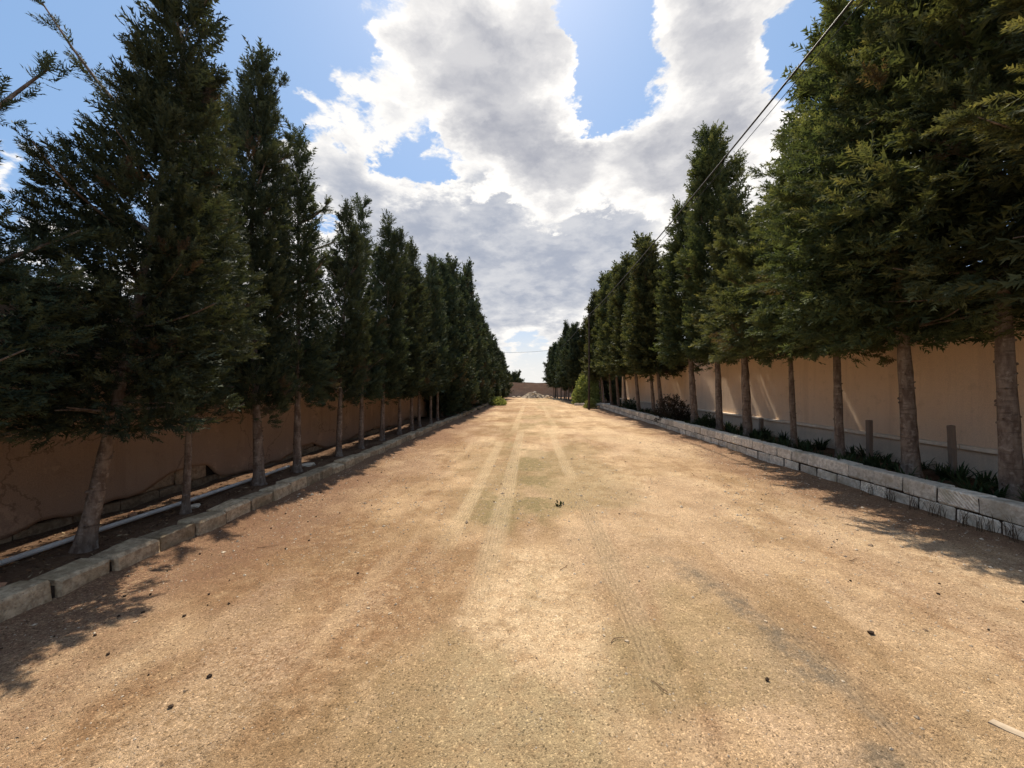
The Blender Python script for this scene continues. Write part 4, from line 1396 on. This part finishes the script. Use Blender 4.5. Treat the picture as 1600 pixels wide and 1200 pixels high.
# broken clay and rubble bits in the left bed
for k, (x, y, sx, sy, sz, mt, lb) in enumerate([
        (-4.05, 6.75, .13, .16, .04, 'white_stone', 'pale broken slab at the end of the white pipe'),
        (-4.42, 4.05, .05, .10, .025, 'brown_clay', 'broken clay shard beside the white pipe, near the thin tree'),
        (-3.82, 2.55, .05, .07, .02, 'brown_clay', 'broken clay shard left of the leaning trunk'),
        (-4.02, 4.4, .06, .07, .025, 'white_stone', 'pale stone in the left bed near the thin trunk'),
        (-4.3, 3.75, .05, .05, .025, 'rubble', 'small stone between pipe and crumbling wall'),
        (-3.72, 3.28, .06, .05, .022, 'rubble', 'small stone at the foot of the leaning trunk')]):
    o = link('stone' if mt != 'brown_clay' else 'clay_shard', rock_mesh(60 + k, sx, sy, sz, mt), None, (x, y, float(left_bed_z(x, y)) + sz * .4))
    o.rotation_euler = (0, 0, k)
    tag(o, lb, 'stone' if mt != 'brown_clay' else 'shard')

# pole, cables
def pole(label, x, y, h, r=0.075, top=True):
    t = tag(empty('utility_pole', (x, y, 0)), label, 'pole')
    s_ = np.linspace(0, 1, 8)
    sp = Soup()
    sp.add(*tube(np.stack([0.02 * np.sin(s_ * 3), 0 * s_, -0.3 + s_ * (h + .3)], 1), r * (1 - .35 * s_), 10, nr, .02))
    link('shaft', sp.mesh('shaft', M['pole'], True), t)
    sp = Soup()
    sp.add(*tube([(0.05, 0, h - .12), (0.05, 0, h - .02), (0.05, 0, h + .03)], [.028, .04, .02], 8))
    link('insulator', sp.mesh('insulator', M['metal'], True), t)
    return t


pole('dark roadside pole carrying cables beside the driveway', 3.78, 25.4, 6.25)
pole('distant pole among the far right clump', 3.05, 48.5, 6.1, .08)
pole('distant pole half hidden in the far left conifers', -4.1, 51.0, 6.0, .08)


def cable(label, a, b, sag, r, group=None):
    a, b = np.array(a), np.array(b)
    s_ = np.linspace(0, 1, 40)[:, None]
    path = a + (b - a) * s_
    path[:, 2] -= (sag * 4 * s_ * (1 - s_))[:, 0]
    sp = Soup()
    sp.add(*tube(path, np.full(40, r), 6))
    tag(link('overhead_cable', sp.mesh('cable', M['cable'], True)), label, 'cable', group)


cable('thick black cable sweeping overhead from the pole to the top right', (3.83, 25.4, 6.24), (4.05, -6.0, 6.95), 0.42, 0.017)
cable('thin cable just under the thick overhead one', (3.85, 25.4, 6.10), (4.06, -6.0, 6.92), 0.50, 0.006)
cable('thin cable running from the pole to the far right clump', (3.83, 25.4, 6.22), (3.1, 48.5, 6.1), 0.35, 0.014)
cable('thin far cable crossing the sky above the end of the road', (3.1, 48.5, 6.12), (-4.05, 51.0, 6.0), 0.12, 0.016)

# rubble heap before the end wall
t = tag(empty('rubble_pile', (0.25, 49.5, 0)), 'heap of pale rubble and earth in front of the end wall', 'rubble')
az = np.linspace(0, 2 * math.pi, 28, endpoint=False)
V, F = [(0, 0, .72)], []
for j, rr in enumerate((0.3, 0.7, 1.1, 1.5)):
    for k, a in enumerate(az):
        z = .72 * (1 - (rr / 1.5) ** 1.6) + nr.normal(0, .10)
        V.append((rr * math.cos(a) * 1.15, rr * math.sin(a) * .8, max(z, -.05) if j < 3 else -.1))
n = 28
F3 = [(0, 1 + k, 1 + (k + 1) % n, 1 + (k + 1) % n) for k in range(n)]
for j in range(3):
    F3 += [(1 + j * n + k, 1 + (j + 1) * n + k, 1 + (j + 1) * n + (k + 1) % n, 1 + j * n + (k + 1) % n) for k in range(n)]
link('earth', tidy(np_mesh('earth', V, F3, M['rubble'])), t)
for k in range(34):
    a, rr = nr.uniform(0, 6.28), nr.uniform(.1, 1.5)
    s_ = nr.uniform(.06, .22)
    o = link('rubble_stone', rock_mesh(500 + k, s_, s_ * .8, s_ * .6, 'rubble' if k % 4 else 'white_stone'), t)
    o.location = (rr * math.cos(a) * 1.15, rr * math.sin(a) * .8, 0.70 * (1 - (rr / 1.5) ** 1.6) + .02)
for k, (x, y, s) in enumerate([(-1.6, 50.2, .28), (-2.3, 50.6, .3), (2.1, 50.8, .4), (2.6, 50.0, .25)]):
    tag(link('stone', rock_mesh(560 + k, s, s * .8, s * .6, 'rubble'), None, (x, y, s * .25)), 'loose stone beside the far rubble heap', 'stone', 'loose stones by the rubble heap')
# pale kerb before the round bush
kt = tag(empty('driveway_kerb', (4.5, 30.6, 0)), 'short pale kerb in front of the round bush', 'kerb', None, 'thing')
for k in range(7):
    o = link('block', bms[k], kt)
    o.location = (-.9 + k * .42, 0, .09)
    o.rotation_euler = (0, 0, math.pi / 2)

# ------------------------------------------------------------------ loose stuff: pebbles, needles
def scatter_mesh(name, X, Y, Z, size, flatk, mat, tone):
    """eight-faced grains"""
    n = len(X)
    base = np.array([(1, 0, 0), (0, 1, 0), (-1, 0, 0), (0, -1, 0), (0, 0, 1), (0, 0, -1)], float)
    f = np.array([(0, 1, 4), (1, 2, 4), (2, 3, 4), (3, 0, 4), (1, 0, 5), (2, 1, 5), (3, 2, 5), (0, 3, 5)])
    a = nr.uniform(0, 6.28, n)
    k = base[None] * (nr.uniform(.6, 1.3, (n, 6, 1))) * np.stack([size, size * nr.uniform(.6, 1, n), size * flatk], -1)[:, None]
    x = k[..., 0] * np.cos(a)[:, None] - k[..., 1] * np.sin(a)[:, None]
    y = k[..., 0] * np.sin(a)[:, None] + k[..., 1] * np.cos(a)[:, None]
    V = np.stack([x + X[:, None], y + Y[:, None], k[..., 2] + Z[:, None]], -1).reshape(-1, 3)
    F = (f[None] + (np.arange(n) * 6)[:, None, None]).reshape(-1, 3)
    A = np.repeat(np.stack([tone, tone * 0, tone * 0, tone * 0 + 1], -1), 6, 0)
    return np_mesh(name, V, F, M[mat], False, {'leaf': A})


n = 24000
Y = 1.0 * np.exp(nr.random(n) * math.log(11.0))
X = nr.uniform(-3.3, 4.7, n)
keep = fbm(X * 1.2, Y * 0.8, 301, 3) + nr.normal(0, .12, n) > .40
X, Y = X[keep], Y[keep]
sz = np.exp(nr.normal(math.log(.0032), .50, len(X))) * np.clip(Y / 2.5, .8, 2.0)
me = scatter_mesh('pebbles', X, Y, road_height(X, Y) + sz * .2, sz, .6, 'pebble', np.clip(nr.normal(.66, .34, len(X)), 0, 1))
tag(link('pebbles', me), 'fine pale gravel grains strewn over the dirt road', 'gravel', None, 'stuff')


def litter_mesh(name, X, Y, Z, L, tone, pale):
    n = len(X)
    a = nr.uniform(0, 6.28, n)
    d = np.stack([np.cos(a), np.sin(a), nr.normal(0, .25, n)], -1) * L[:, None]
    sd = np.stack([-np.sin(a), np.cos(a), nr.normal(0, .5, n)], -1) * (L * nr.uniform(.08, .35, n))[:, None]
    c = np.stack([X, Y, Z + L * .15], -1)
    V = np.stack([c - d, c + sd, c + d, c - sd], 1).reshape(-1, 3)
    A = np.repeat(np.stack([tone, pale, tone * 0, tone * 0 + 1], -1), 4, 0)
    return np_mesh(name, V, np.arange(4 * n).reshape(-1, 4), M['litter'], False, {'leaf': A})


n = 26000
Y = 1.2 * np.exp(nr.random(n) * math.log(14.0))
e = np.abs(nr.normal(0, .80, n))
side = nr.random(n) < .45
X = np.where(side, KERB_X + e, WALL_X - e * 1.25)
keep = (fbm(X * 2.0, Y * 1.4, 311, 3) + nr.normal(0, .10, n) > .44) & (X > KERB_X) & (X < WALL_X)
X, Y = X[keep], Y[keep]
L = nr.uniform(.004, .013, len(X)) * np.clip(Y / 4, .8, 1.6)
me1 = litter_mesh('needle_litter', X, Y, road_height(X, Y), L, nr.random(len(X)), (nr.random(len(X)) < .08) * 1.0)
tag(link('needle_litter', me1), 'brown fallen needles and crumbs along both road edges', 'litter', None, 'stuff')
n = 9000
Y = 1.5 * np.exp(nr.random(n) * math.log(9.0))
side = nr.random(n) < .7
X = np.where(side, nr.uniform(LEFT_WALL_X + .05, KERB_X - .22, n), nr.uniform(WALL_X + .25, RIGHT_WALL_X - .05, n))
Z = np.where(side, left_bed_z(X, Y), right_bed_z(X, Y))
me2 = litter_mesh('bed_litter', X, Y, Z, nr.uniform(.008, .030, n), nr.random(n), (nr.random(n) < .10) * 1.0)
tag(link('bed_litter', me2), 'dry needles and twigs covering the planting beds', 'litter', None, 'stuff')
